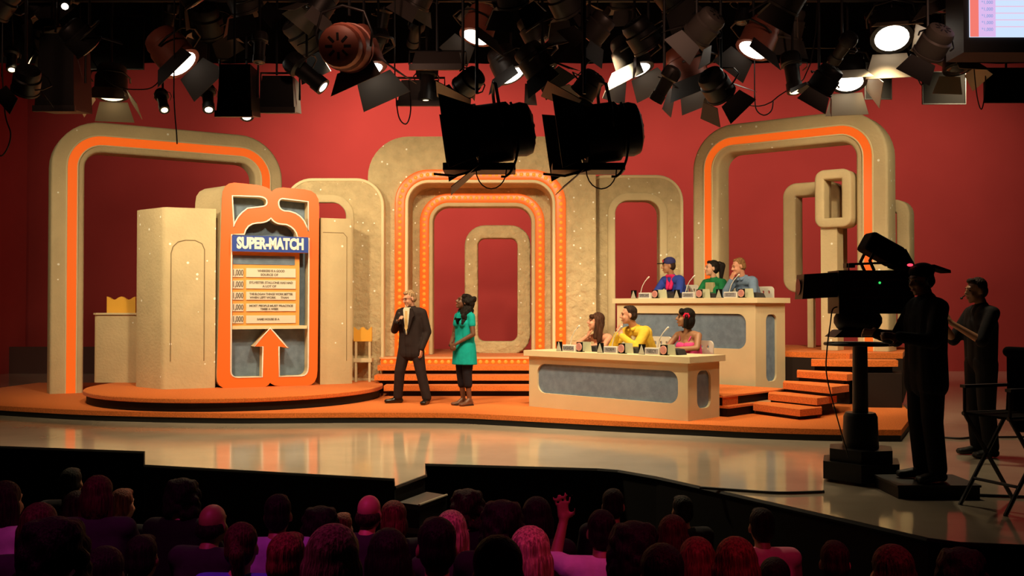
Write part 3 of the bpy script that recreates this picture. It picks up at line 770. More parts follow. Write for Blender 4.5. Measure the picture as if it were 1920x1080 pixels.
def person(label, loc, rz, J, skin='fair', outfit=(), hair=None, vox=.009, s=1.0, extras=None, fem=False, group=None, sh_w=None):
    """J: joints in local metres facing -Y. Body is one continuous skin; garments and hair are children."""
    t = thing('person', label, 'person', loc, rz, group)
    t.scale = (s, s, s)
    hd = J['head']; hy, hp, hr = J.get('look', (0, 0, 0))
    T = Matrix.Translation(hd) @ Euler((hp, hr, hy), 'ZXY' if False else 'XYZ').to_matrix().to_4x4()
    f = .9 if fem else 1.0
    pel, che, nk = J['pelvis'], J['chest'], J['neck']
    axis = (J['shR'] - J['shL']).normalized()
    mb = MB()
    head_prims(mb, T)
    mb.cap(nk + (nk-che)*.1, hd + (T.to_3x3() @ V(0, .02, -.05)), .056*f, .052*f)
    def torso(mb, g, lo=True):
        mb.cap(J['shL']*.86 + J['shR']*.14, J['shL']*.14 + J['shR']*.86, .068*f+g, .068*f+g)
        for k in (-1, 0, 1):
            mb.cap(che + axis*k*.085*f, pel + axis*k*.075, (.105 if k else .115)*f+g, (.10 if k else .112)+g)
            mb.cap(che + axis*k*.085*f + V(0, 0, .10), che + axis*k*.07*f, .09*f+g, .10*f+g)
        mb.cap(nk - (nk-che)*.05, che, .062*f+g, .10*f+g)
        if fem:
            fw = V(axis.y, -axis.x, 0)
            for k in (-1, 1): mb.ell(che + fw*.085 + axis*k*.07 + V(0, 0, -.02), .06+g)
    def arms(mb, g, upto=3, which=(0, 1)):
        for i, (a, b, c) in enumerate(((J['shL'], J['elL'], J['wrL']), (J['shR'], J['elR'], J['wrR']))):
            if i not in which: continue
            e = b if upto > 1 else a.lerp(b, upto)
            r1 = .044*f if upto > 1 else .05*f
            mb.cap(a, e, .056*f+g, r1+g)
            if upto > 1:
                c2 = b.lerp(c, min(1, upto-1)); mb.cap(b, c2, .042*f+g, (.042-.014*min(1, upto-1))*f+g)
    def legs(mb, g, upto=3):
        for a, b, c in ((J['hipL'], J['knL'], J['anL']), (J['hipR'], J['knR'], J['anR'])):
            mb.cap(a, b, .088+g, .056+g); 
            if upto > 1:
                c2 = b.lerp(c, min(1, upto-1)); r2 = .054 + (.036-.054)*min(1, upto-1)
                mb.cap(b, c2, .054+g, r2+g)
                if g < .02 and upto > 1.5: mb.cap(b.lerp(c, .12) + J.get('calf', V(0, .02, 0)), b.lerp(c, .5), .045+g, .036+g)
    torso(mb, 0); arms(mb, 0); legs(mb, 0)
    for sd, k in (('L', -1), ('R', 1)):
        hdv = J.get('hd'+sd) or (J['wr'+sd] - J['el'+sd]); nv = J.get('hn'+sd) or V(-k, 0, 0)
        hand(mb, J['wr'+sd], hdv, nv, J.get('curl'+sd, .35), 1.0*f, J.get('side'+sd, 1))
        foot(mb, J['an'+sd], J.get('toe'+sd) or V(k*.2, -1, 0))
    linkobj('body', remeshed(mb, 'body', vox, 2, .4, SK[skin]), t)
    # face details
    for k in (-1, 1):
        q = MB().ell((k*.031, -.086, .010), (.013, .008, .007), T, 10, 6); q.build('eye', EYEM, t, smooth=True)
        q = MB().cap(T @ V(k*.014, -.099, .036), T @ V(k*.047, -.084, .038), .0045, .0035, 6); q.build('eyebrow', HAIR[hair[0]] if hair else HAIR['sandy'], t, smooth=True)
    MB().ell((0, -.101, -.064), (.021, .007, .008), T, 10, 6).build('lips', LIPS, t, smooth=True)
    # garments
    for kind, m, par in outfit:
        mb = MB()
        if kind == 'top':
            sl = par.get('sleeve', 2.9)
            if sl: torso(mb, .014)
            else:
                fw = V(axis.y, -axis.x, 0)
                for k in (-1, 0, 1): mb.cap(che + axis*k*.075 + V(0, 0, -.03), pel + axis*k*.075, .108, .122)
                for k in (-1, 1): mb.ell(che + fw*.085 + axis*k*.07 + V(0, 0, -.035), .072)
            if sl: arms(mb, .016 if sl > 1 else .014, sl)
        elif kind == 'jacket':
            torso(mb, .026); arms(mb, .020, 2.95)
            for k in (-1, 0, 1): mb.cap(pel + axis*k*.085 + V(0, 0, .08), pel + axis*k*.10 + V(0, 0, -.16), .125, .125)
            for k in (-1, 1): mb.cap(che + V(0, 0, .12) + axis*k*.08, che + V(0, 0, .06) + axis*k*.185, .06, .075)
        elif kind == 'trousers':
            legs(mb, .022, par.get('upto', 2.95))
            hr_ = .122 if par.get('upto', 3) > 2 else .098
            for k in (-1, 1): mb.cap(pel + axis*k*.06, pel + axis*k*.085 + V(0, 0, -.08), hr_, hr_-.007)
            if par.get('wide'):
                for a, b, c in ((J['hipL'], J['knL'], J['anL']), (J['hipR'], J['knR'], J['anR'])):
                    mb.cap(a, b, .112, .088); mb.cap(b, c + V(0, .0, .02), .086, .076)
        elif kind == 'dress':
            torso(mb, .012); arms(mb, .014, .45)
            mb.lathe([(.02, .22), (.13, .20), (.165, .10), (.200, .0), (.215, -.12), (.222, -.22), (.232, -.31), (.02, -.31)], 20, Matrix.Translation(pel) @ Matrix.Scale(.80, 4, (0, 1, 0)))
        elif kind == 'shoes':
            for sd, k in (('L', -1), ('R', 1)):
                q = MB(); foot(q, J['an'+sd] - V(0, 0, .02), J.get('toe'+sd) or V(k*.2, -1, 0), .008)
                linkobj('shoe', remeshed(q, 'shoe', .01, 2, .4, m), t)
            continue
        linkobj(kind, remeshed(mb, kind, vox*1.1, 4, .5, m), t)
    # hair
    if hair and hair[1]:
        mb = MB(); e = lambda c, r: mb.ell(c, r, T, 14, 9); st_ = hair[1]
        if st_ == 'short':
            e((0, .028, .055), (.083, .094, .088)); e((0, .05, .0), (.079, .072, .08)); e((0, -.045, .105), (.055, .04, .03))
        elif st_ == 'receding':
            e((0, .030, .056), (.085, .092, .084)); e((0, .052, .0), (.083, .070, .08)); e((0, -.020, .112), (.05, .05, .022))
        elif st_ == 'long':
            e((0, .028, .055), (.088, .098, .092)); e((0, .06, -.02), (.088, .07, .12))
            for k in (-1, 1): mb.cap(T @ V(k*.075, .03, .02), T @ V(k*.082, .02, -.20), .032, .026); mb.cap(T @ V(k*.045, .07, -.05), T @ V(k*.06, .08, -.26), .05, .03)
            mb.cap(T @ V(-.05, -.055, .09), T @ V(.05, -.055, .09), .035, .035)
        elif st_ == 'bangs':
            e((0, .028, .055), (.088, .098, .092)); e((0, .06, -.02), (.088, .07, .12)); mb.cap(T @ V(-.05, -.07, .07), T @ V(.05, -.07, .07), .036, .036)
            for k in (-1, 1): mb.cap(T @ V(k*.076, .02, .03), T @ V(k*.085, .01, -.22), .034, .03); mb.cap(T @ V(k*.045, .07, -.05), T @ V(k*.06, .07, -.26), .05, .035)
        elif st_ == 'curly':
            rng = random.Random(3)
            e((0, .045, .045), (.112, .118, .11)); e((0, .085, -.10), (.11, .085, .17))
            for i in range(120):
                a = rng.uniform(-.3*PI, 1.3*PI); z = rng.uniform(-.36, .12); rr = .105 if z > -.08 else .125
                if math.sin(a) < -.25 and z < .06: continue
                e((rr*math.cos(a)*.95, .05+rr*math.sin(a), z), .040)
        elif st_ == 'bob':
            e((0, .03, .052), (.092, .104, .096)); e((0, .055, -.03), (.094, .084, .12)); mb.cap(T @ V(.085, .0, .03), T @ V(.082, .0, -.11), .034, .026); mb.cap(T @ V(-.085, .0, .03), T @ V(-.082, .0, -.11), .034, .026)
            mb.cap(T @ V(-.05, -.05, .10), T @ V(.055, -.07, .075), .034, .034)
        elif st_ == 'ponytail':
            e((0, .03, .054), (.086, .098, .090)); e((0, .055, .0), (.078, .07, .085)); e((0, -.04, .10), (.06, .045, .03))
            mb.cap(T @ V(0, .12, .09), T @ V(0, .17, .06), .04, .055); mb.cap(T @ V(0, .17, .06), T @ V(0, .165, -.14), .055, .03)
        linkobj('hair', remeshed(mb, 'hair', .009, 2, .4, HAIR[hair[0]]), t)
    if extras: extras(t, T, J)
    return t

def standing(h=1.0):
    return dict(head=V(0, -.02, 1.665), pelvis=V(0, 0, .96), chest=V(0, 0, 1.32), neck=V(0, .01, 1.50), shL=V(-.185, .01, 1.435), shR=V(.185, .01, 1.435),
                elL=V(-.24, .02, 1.14), elR=V(.24, .02, 1.14), wrL=V(-.23, -.08, .90), wrR=V(.23, -.08, .90), hipL=V(-.09, 0, .93), hipR=V(.09, 0, .93),
                knL=V(-.10, -.01, .51), knR=V(.10, -.01, .51), anL=V(-.11, .03, .085), anR=V(.11, .03, .085))

# host: dark suit, microphone to chest
J = standing()
J.update(shL=V(-.195, .0, 1.44), shR=V(.195, .0, 1.44), elL=V(-.29, -.02, 1.17), wrL=V(-.14, -.23, 1.30), hdL=V(.25, -.10, .22), hnL=V(.5, .5, -.6), curlL=1.0,
         elR=V(.27, .04, 1.14), wrR=V(.22, -.07, .885), hdR=V(-.05, -.1, -1), hnR=V(-1, 0, 0), curlR=.6,
         hipL=V(-.10, 0, .93), knL=V(-.19, -.03, .51), anL=V(-.25, .02, .085), toeL=V(-.75, -.5, 0), knR=V(.17, 0, .51), anR=V(.26, .03, .085), toeR=V(.15, -1, 0),
         head=V(-.01, -.045, 1.665), look=(R(-30), R(14), 0))
def host_x(t, T, J):
    fw = V(0, -1, 0)
    mb = MB()
    mb.plate([(-.075, 1.47), (-.005, 1.10), (.075, 1.47), (.035, 1.53), (-.04, 1.53)], -.165, -.10); mb.build('shirt_front', cloth('white_shirt', (.75, .66, .5)), t)
    mb = MB().plate([(-.022, 1.475), (-.03, 1.20), (-.003, 1.15), (.024, 1.20), (.014, 1.475)], -.173, -.15); mb.build('necktie', cloth('gold_tie', (.62, .42, .18)), t)
    for k in (-1, 1):
        MB().plate([(k*.065, 1.52), (k*.10, 1.51), (k*.145, 1.40), (k*.115, 1.37), (k*.02, 1.10)] if k > 0 else [(k*.065, 1.52), (k*.02, 1.10), (k*.115, 1.37), (k*.145, 1.40), (k*.10, 1.51)], -.178, -.145).build('lapel', CL['suit'], t)
        pts = [T @ V(k*.032+.024*math.cos(a), -.106, .012+.017*math.sin(a)) for a in [2*PI*i/12 for i in range(12)]]
        MB().tube(pts, .003, 5, close=True).build('glasses_rim', M['metal_black'], t)
    MB().tube([T @ V(-.056, -.1, .014), T @ V(-.085, .01, .012)], .003, 5).build('glasses_arm', M['metal_black'], t)
    MB().tube([T @ V(.056, -.1, .014), T @ V(.085, .01, .012)], .003, 5).build('glasses_arm', M['metal_black'], t)
suit = cloth('suit', (.022, .013, .013))
HL = onz(771, 757, PLAT)
host = person('man in dark suit holding a microphone at his chest, centre stage', HL, R(-22), J, 'rosy',
              [('jacket', suit, {}), ('trousers', suit, {'wide': True}), ('shoes', mat('black_leather', (.008, .006, .006), .25), {})], ('grey', 'short'), s=1.0, extras=host_x)
def held_mic(owner, wr, d, label):
    Mx = Matrix.Translation(owner.location) @ owner.rotation_euler.to_matrix().to_4x4()
    t = thing('microphone', label, 'microphone', Mx @ wr, 0)
    dd = (Mx.to_3x3() @ d).normalized(); q = dd.to_track_quat('Z', 'Y').to_matrix().to_4x4()
    MB().lathe([(.009, -.09), (.012, .05)], 10, q).build('handle', M['rubber'], t, auto=40)
    MB().ell((0, 0, .065), (.02, .02, .024), q, 10, 7).build('mic_head', M['metal_dark'], t, smooth=True)
held_mic(host, V(-.085, -.275, 1.37), V(.15, .1, 1), 'black hand microphone in the grip of the man in the suit')

# contestant: teal dress over black leggings, hands clasped
J = standing()
J.update(shL=V(-.165, 0, 1.41), shR=V(.165, 0, 1.41), elL=V(-.235, -.02, 1.13), wrL=V(-.06, -.235, .97), hdL=V(.5, -.15, -.35), hnL=V(.3, .8, -.3), curlL=.7,
         elR=V(.235, -.02, 1.13), wrR=V(.06, -.225, .98), hdR=V(-.5, -.2, -.35), hnR=V(-.3, .8, -.3), curlR=.7,
         neck=V(0, .01, 1.47), head=V(0, -.03, 1.635), look=(R(-22), R(-20), 0), knL=V(-.075, -.01, .5), anL=V(-.07, .03, .10), knR=V(.08, -.01, .5), anR=V(.085, .03, .10), toeL=V(-.25, -1, 0), toeR=V(.05, -1, 0))
def con_x(t, T, J):
    MB().plate([(-.04, 1.385), (0, 1.29), (.04, 1.385)], -.165, -.10).build('neckline_trim', M['fabric_black'], t)
    MB().tube([J['wrL']+V(.034*math.cos(a)*.9, .034*math.sin(a)*.6, .034*math.sin(a)*.8) for a in [2*PI*i/10 for i in range(10)]], .008, 6, close=True).build('bracelet', M['rubber'], t)
    for a in ('anL', 'anR'):
        p = J[a]; MB().box((p.x-.04, p.y-.17, 0), (p.x+.04, p.y+.06, .018)).build('sandal_sole', M['rubber'], t)
CLoc = onz(871, 760, PLAT)
person('woman in teal dress and black leggings with hands clasped, centre stage', CLoc, R(-48), J, 'dark',
       [('dress', cloth('teal', (.004, .33, .31)), {}), ('trousers', cloth('leggings', (.012, .010, .016)), {'upto': 1.42})], ('black', 'curly'), fem=True, s=.985, extras=con_x)

# seated panellists ------------------------------------------------
def seated(lean=.1, head_f=.0):
    # seat surface at z=0, facing -Y
    return dict(pelvis=V(0, 0, .11), chest=V(0, -lean*.6, .44), neck=V(0, -lean, .615), head=V(0, -lean-.05-head_f, .785), shL=V(-.18, -lean*.9, .555), shR=V(.18, -lean*.9, .555),
                elL=V(-.25, -lean-.14, .29), elR=V(.25, -lean-.14, .29), wrL=V(-.12, -lean-.36, .31), wrR=V(.12, -lean-.36, .31), hipL=V(-.09, -.02, .09), hipR=V(.09, -.02, .09),
                knL=V(-.11, -.44, .07), knR=V(.11, -.44, .07), anL=V(-.11, -.42, -.33), anR=V(.11, -.42, -.33), calf=V(0, .02, 0))
def chair(label, loc, rz, floor, group):
    t = thing('chair', label, 'chair', (loc.x, loc.y, floor), rz, group)
    hs = loc.z - floor
    mb = MB(); mb.prism(rrect(-.22, -.22, .22, .20, .06), hs-.035, hs-.003); mb.build('seat', M['chair_white'], t)
    holes = [rrect(x-.022, hs+.40, x+.022, hs+.46, .02, 4) for x in (-.12, 0, .12)]
    holeplate(rrect(-.22, hs+.10, .22, hs+.53, .07), [h[::-1] for h in holes], .235, .26).build('backrest', M['chair_white'], t, auto=40)
    for x in (-.16, .16): MB().tube([(x, .15, hs-.03), (x, .225, hs+.12), (x, .247, hs+.2)], .012, 6).build('back_support', M['chrome'], t)
    for x in (-1, 1):
        for y in (-1, 1): MB().tube([(x*.17, y*.16, hs-.03), (x*.20, y*.20, 0)], .012, 6).build('leg', M['chrome'], t)
    return t
def seat_at(px, C, back, zseat):
    b = C + NB*back; s_ = lineint(px, b, U); p = b + U*s_
    return V(p.x, p.y, zseat)
RZ = ANG     # desk facing: local -Y points out over the desk front
upper_floor = DECK; lower_floor = PLAT+RL
def panellist(label, px, C, back, zseat, floor, turn, J, chairlabel, sz=1.1, **kw):
    loc = seat_at(px, C, back, zseat)
    rz = RZ + R(turn)
    zd = ((uZ if C is UC2 else lZ) - zseat)/sz
    for a, r_ in (('elL', .066), ('elR', .066), ('wrL', .05), ('wrR', .05)): J[a].z = max(J[a].z, zd + r_)
    for a in ('hdL', 'hdR'):
        if a in J and J[a].z <= .05: J[a].z = .03
    for a in ('curlL', 'curlR'): J.setdefault(a, .12)
    for a in ('anL', 'anR'): J[a].z = max(J[a].z, floor - zseat + .09)
    p = person(label, loc, rz, J, s=sz, **kw)
    chair(chairlabel, loc, rz, floor, 'white chairs of the panel')
    return p
ZU = uZ-.27; ZL = lZ-.30
tw = -8
# upper row
J = seated(.22, .02); J['look'] = (R(-38), R(4), 0)
J.update(wrL=V(-.02, -.52, .30), hdL=V(.5, -.2, 0), wrR=V(.10, -.50, .31), hdR=V(-.6, -.1, 0), elL=V(-.25, -.36, .28), elR=V(.27, -.34, .29), hnL=V(0, .2, -1), hnR=V(0, .2, -1))
def cap_x(t, T, J):
    q = MB().ell((0, .02, .075), (.092, .108, .082), T, 16, 9); q2 = remeshed(q, 'cap', .01, 1, .3, cloth('cap_navy', (.035, .035, .14))); c = linkobj('cap', q2, t)
    MB().plate([(-.07, -.075), (-.06, -.15), (0, -.19), (.06, -.15), (.07, -.075)], -.006, .006, T @ Matrix.Translation((0, 0, .055)) @ Matrix.Rotation(PI/2, 4, 'X') @ Matrix.Scale(-1, 4, (0, 0, 1)) @ Matrix.Rotation(PI, 4, 'X') @ Matrix.Scale(-1, 4, (0, 0, 1))).build('cap_brim', M['fabric_black'], t)
    MB().ell((0, -.086, .09), (.03, .012, .03), T, 10, 6).build('cap_badge', cloth('badge_red', (.5, .03, .04)), t, smooth=True)
    mb = MB(); 
    for k in (-1, 1): mb.cap(J['neck'] + V(k*.055, -.01, .0), J['chest'] + V(k*.03, -.15, -.02), .036, .036)
    mb.cap(J['neck'] + V(-.05, -.05, .01), J['neck'] + V(.05, -.05, .01), .03, .03)
    linkobj('scarf', remeshed(mb, 'scarf', .012, 2, .5, cloth('scarf_pink', (.62, .02, .13))), t)
    mb = MB(); mb.cap(J['elL'], J['wrL'], .062, .05); mb.cap(J['elR'], J['wrR'], .062, .05); linkobj('sleeve_guard', remeshed(mb, 'sleeve_guard', .014, 2, .5, cloth('dark_sleeve', (.02, .018, .025))), t)
person_u1 = panellist('man in navy cap, blue shirt and pink scarf at upper desk', 1276, UC2, 1.30, ZU, upper_floor, tw, J, 'white chair under the man in the navy cap', skin='brown', outfit=[('top', cloth('royal_blue', (.03, .06, .36)), {})], hair=('dkbrown', 'short'), extras=cap_x)
J = seated(.10, .0); J['look'] = (R(-34), R(-4), 0)
J.update(wrL=V(-.06, -.44, .29), hdL=V(.4, -.2, 0), wrR=V(.10, -.44, .29), hdR=V(-.4, -.2, 0), hnL=V(0, 0, -1), hnR=V(0, 0, -1), elL=V(-.24, -.2, .27), elR=V(.24, -.2, .27))
def pony_x(t, T, J):
    mb = MB(); mb.plate([(-.09, .30), (.09, .30), (.075, .56), (-.075, .56)], -.225, -.12); 
    o = linkobj('blouse_front', remeshed(mb, 'blouse_front', .014, 3, .5, cloth('khaki', (.42, .36, .20))), t)
    MB().tube([T @ V(.035*math.cos(a), .115+.012*math.sin(a), .085+.03*math.sin(a)) for a in [2*PI*i/10 for i in range(10)]], .009, 6, close=True).build('hair_tie', M['metal_dark'], t)
panellist('woman with black ponytail in green cardigan at upper desk', 1346, UC2, 1.30, ZU-.06, upper_floor, tw, J, 'white chair under the woman in the green cardigan', skin='fair', outfit=[('top', cloth('green', (.012, .17, .06)), {})], hair=('black', 'ponytail'), fem=True, extras=pony_x)
J = seated(.30, .04); J['look'] = (R(-30), R(14), 0)
J.update(elL=V(-.20, -.50, .28), wrL=V(-.08, -.48, .56), hdL=V(.25, .02, .6), hnL=V(.2, .9, 0), curlL=.7, elR=V(.27, -.38, .28), wrR=V(.02, -.55, .30), hdR=V(-.8, 0, 0), hnR=V(0, 0, -1))
def collar_x(mname):
    def f(t, T, J):
        mb = MB()
        for k in (-1, 1): mb.cap(J['neck'] + V(k*.06, .03, .02), J['neck'] + V(k*.035, -.07, -.03), .026, .024)
        linkobj('collar', remeshed(mb, 'collar', .011, 2, .4, CL[mname]), t)
    return f
cloth('sky_blue', (.17, .25, .40)); cloth('yellow', (.78, .52, .055))
panellist('man in light blue shirt with hand to mouth at upper desk', 1415, UC2, 1.36, ZU-.05, upper_floor, tw, J, 'white chair behind the man in light blue', skin='rosy', outfit=[('top', CL['sky_blue'], {})], hair=('sandy', 'receding'), extras=collar_x('sky_blue'))
# lower row
J = seated(.20, .02); J['look'] = (R(-42), R(-6), 0)
J.update(elL=V(-.27, -.42, .31), wrL=V(-.12, -.32, .58), hdL=V(.35, .02, .5), hnL=V(.3, .9, 0), curlL=.8, elR=V(.25, -.34, .28), wrR=V(.02, -.45, .31), hdR=V(-.8, 0, 0), hnR=V(0, 0, -1))
panellist('woman with long brown hair resting chin on hand at lower desk', 1143, LC2, 1.20, ZL-.13, lower_floor, tw, J, 'white chair under the woman with long brown hair', skin='rosy', outfit=[('top', cloth('lavender', (.36, .33, .55)), {'sleeve': 0})], hair=('brown', 'bangs'), fem=True)
J = seated(.32, .05); J['look'] = (R(-40), R(2), 0)
J.update(elL=V(-.22, -.52, .31), wrL=V(-.07, -.56, .53), hdL=V(.2, -.02, .5), hnL=V(.5, .8, 0), curlL=.9, elR=V(.22, -.50, .31), wrR=V(.01, -.56, .50), hdR=V(-.25, -.02, .5), hnR=V(-.5, .8, 0), curlR=.9)
def shirt_x(t, T, J):
    collar_x('yellow')(t, T, J)
    MB().ell(J['chest'] + V(0, -.125, .08), (.055, .035, .10), None, 12, 8).build('shirt_front', CL['white_shirt'], t, smooth=True)
panellist('man in yellow jacket with hands clasped under chin at lower desk', 1219, LC2, 1.24, ZL-.02, lower_floor, tw, J, 'white chair under the man in yellow', skin='rosy', outfit=[('top', CL['yellow'], {})], hair=('dkbrown', 'receding'), extras=shirt_x)
J = seated(.06, .0); J['look'] = (R(-40), R(-6), 0)
J.update(wrL=V(-.02, -.42, .31), hdL=V(.5, -.2, 0), hnL=V(0, 0, -1), elL=V(-.24, -.20, .27), elR=V(.25, -.16, .29), wrR=V(.02, -.38, .32), hdR=V(-.8, -.2, 0), hnR=V(0, 0, -1))
def flower_x(t, T, J):
    m = cloth('flower_red', (.62, .01, .05))
    fl = MB()
    for k in range(6):
        a = 2*PI*k/6; fl.ell((.095, .0+.026*math.cos(a), .03+.026*math.sin(a)), (.012, .022, .022), T, 8, 6)
    fl.ell((.105, 0, .03), .014, T, 8, 6); fl.build('hair_flower', m, t, smooth=True)
    for k in (-1, 1): MB().tube([J['chest'] + V(k*.08, -.10, .04), J['chest'] + V(k*.11, -.06, .13), J['chest'] + V(k*.10, .06, .15)], .010, 6).build('strap', CL['pink'], t)
cloth('pink', (.74, .07, .27))
panellist('woman in pink top with red flower in black bob at lower desk', 1295, LC2, 1.16, ZL-.06, lower_floor, tw, J, 'white chair behind the woman in pink', skin='brown', outfit=[('top', CL['pink'], {'sleeve': 0, 'low': True})], hair=('black', 'bob'), fem=True, extras=flower_x)

# ------------------------------------------------------------------ things on the panel desks
who_u = ['man in the navy cap', 'woman in green', 'man in light blue']
who_l = ['woman with long brown hair', 'man in yellow', 'woman in pink']
pinkm = mat('card_pink', (.62, .30, .26), .6); trim_ = mat('card_grey', (.42, .40, .33), .6); slate = mat('writing_slate', (.03, .028, .03), .5)
pale = mat('card_pale', (.52, .52, .36), .6)
def desk_items(C, z, px_tri, px_name, px_circ, px_wedge, px_mic, names, who, tip):
    for k in range(3):
        def place(px, back):
            p = seat_at(px, C, back, z); return p
        w_ = who[k]
        p = place(px_tri[k], .10); t = thing('triangle_card', f'black card with grey triangle in front of the {w_}', 'card', p, ANG-R(8), 'triangle cards on the desks')
        MB().plate([(-.062, 0), (.062, 0), (.062, .145), (-.062, .145)], 0, .015).build('card', M['fabric_black'], t)
        MB().plate([(-.055, .006), (.055, .006), (0, .135)], -.012, 0).build('triangle', trim_, t)
        MB().box((-.062, .015, 0), (.062, .05, .01)).build('stand', M['fabric_black'], t)
        p = place(px_name[k], .08); t = thing('nameplate', f'white nameplate in front of the {w_}', 'nameplate', p, ANG, 'nameplates on the desks')
        MB().prism([(-.12, 0), (.12, 0), (.12, .09), (-.12, .09)], 0, .10).build('block', M['white'], t)
        MB().plate([(-.108, .015), (.108, .015), (.108, .085), (-.108, .085)], -.006, 0).build('name_strip', mat('strip_grey', (.30, .28, .32), .5), t)
        text('name_lettering', names[k], .07, M['ink'], t, (0, -.008, .05), extrude=.001, maxw=.20 if len(names[k]) > 5 else .15)
        p = place(px_circ[k], .10); t = thing('circle_card', f'black card with pink disc in front of the {w_}', 'card', p, ANG-R(8), 'circle cards on the desks')
        MB().plate([(-.062, 0), (.062, 0), (.062, .145), (-.062, .145)], 0, .015).build('card', M['fabric_black'], t)
        MB().plate(arc(0, .074, .060, 0, 345, 23), -.012, 0).build('disc', pinkm, t)
        MB().plate(arc(0, .074, .045, 0, 345, 23), -.016, -.012).build('disc_ring', mat('disc_ring', (.5, .2, .2), .6), t)
        MB().box((-.062, .015, 0), (.062, .05, .01)).build('stand', M['fabric_black'], t)
        p = place((px_circ[k]*2+px_wedge[k])/3+3, .19); t = thing('answer_card', f'pale upright answer card in front of the {w_}', 'card', p, ANG, 'answer cards on the desks')
        MB().plate([(-.08, 0), (.13, 0), (.11, .15), (-.08, .15)], 0, .012).build('card', pale, t)
        MB().box((-.08, .012, 0), (.10, .03, .012)).build('stand', pale, t)
        p = place(px_wedge[k], .26); t = thing('writing_slate', f'dark sloped writing slate in front of the {w_}', 'slate', p, ANG, 'writing slates on the desks')
        MB().plate([(-.13, 0), (.13, 0), (.09, .075), (-.02, .09)], 0, .20).build('body', slate, t)
        p = place(px_mic[k], .34); t = thing('gooseneck_microphone', f'pale gooseneck microphone in front of the {w_}', 'microphone', p, ANG, 'gooseneck microphones on the desks')
        MB().lathe([(.05, 0), (.05, .02), (.02, .03)], 12).build('base', M['white'], t, auto=40)
        c = MB(); pts = [V(0, 0, .02), V(.02, 0, .12), V(.06, -.01, .22), V(.12, -.02, .30), V(.18, -.03, .35)]
        c.tube(pts, .007, 6); c.build('gooseneck', M['white'], t, smooth=True)
        MB().cap(pts[-1], pts[-1] + V(.045, -.01, .03), .012, .015, 8).build('mic_head', M['white'], t, smooth=True)
desk_items(UC2, uZ, (1188, 1269, 1348), (1208, 1290, 1369), (1228, 1311, 1390), (1252, 1326, 1411), (1200, 1284, 1366), ('SUPER DAVE', 'SARAH', 'SCOTT'), who_u, None)
desk_items(LC2, lZ, (1048, 1125, 1203), (1066, 1144, 1222), (1086, 1165, 1244), (1107, 1181, 1258), (1068, 1146, 1231), ('RASHIDA', 'NORM', 'NIECY'), who_l, None)

# ------------------------------------------------------------------ lighting grid
for k, (y, z) in enumerate(((10.0, 5.35), (11.6, 6.05), (13.0, 6.3), (14.4, 6.9), (12.3, 5.5))):
    t = thing('lighting_batten', ('lowest front', 'second', 'third', 'rear', 'middle hung')[k] + ' black pipe batten of the lighting grid', 'pipe', (0, y, z), 0, 'pipe battens of the lighting grid')
    MB().tube([(-9, 0, 0), (9, 0, 0)], .028, 8).build('pipe', M['metal_black'], t)
    for x in (-7, -3.5, 0, 3.5, 7): MB().tube([(x, 0, 0), (x, 0, 9.45-z)], .012, 6).build('hanging_rod', M['metal_black'], t)
def fres_parts():
    d = {}
    d['housing'] = MB().lathe([(.30, -.95), (.42, -.90), (.46, -.78), (.44, -.60), (.50, -.55), (.50, -.05), (.53, -.04), (.53, .04), (.46, .04)], 20).mesh('housing', M['metal_black'], auto=30)
    c = MB()
    for k in range(8): c.box((.12, -.025, -.965), (.27, .025, -.94), Matrix.Rotation(2*PI*k/8, 4, 'Z'))
    d['vent_slots'] = c.mesh('vent_slots', M['rubber'])
    d['lens'] = MB().lathe([(.45, .02), (.36, .075), (.2, .11), (.02, .12)], 20).mesh('lens', M['lens_dark'], smooth=True)
    dr = MB().add([(-.42, .52, .03), (.42, .52, .03), (.60, .86, .56), (-.60, .86, .56), (-.42, .535, .03), (.42, .535, .03), (.60, .875, .56), (-.60, .875, .56)],
                  [(0, 1, 2, 3), (7, 6, 5, 4), (0, 4, 5, 1), (1, 5, 6, 2), (2, 6, 7, 3), (3, 7, 4, 0)])
    d['door'] = dr.mesh('barn_door', M['metal_dark'])
    y = MB().tube([(-.56, 0, -.4), (-.60, .3, -.4), (-.45, .72, -.4), (0, .85, -.4), (.45, .72, -.4), (.60, .3, -.4), (.56, 0, -.4)], .03, 6)
    d['yoke'] = y.mesh('yoke', M['metal_black'], smooth=True)
    return d
def leko_parts():
    d = {}
    d['housing'] = MB().lathe([(.2, -1.1), (.42, -1.0), (.5, -.8), (.5, -.45), (.36, -.35), (.33, .5), (.38, .52), (.38, .95), (.32, .95)], 18).mesh('housing', M['metal_black'], auto=30)
    c = MB()
    for k in range(6): c.box((.47, -.02, -.78), (.53, .02, -.5), Matrix.Rotation(2*PI*k/6, 4, 'Z'))
    d['vent_slots'] = c.mesh('cooling_fins', M['metal_black'])
    d['lens'] = MB().lathe([(.33, .9), (.2, .97), (.02, 1.0)], 18).mesh('lens', M['lens_dark'], smooth=True)
    d['door'] = None
    d['yoke'] = MB().tube([(-.56, 0, -.2), (-.58, .4, -.2), (-.4, .72, -.2), (0, .8, -.2), (.4, .72, -.2), (.58, .4, -.2), (.56, 0, -.2)], .03, 6).mesh('yoke', M['metal_black'], smooth=True)
    return d
FP = {'fresnel': fres_parts(), 'leko': leko_parts()}
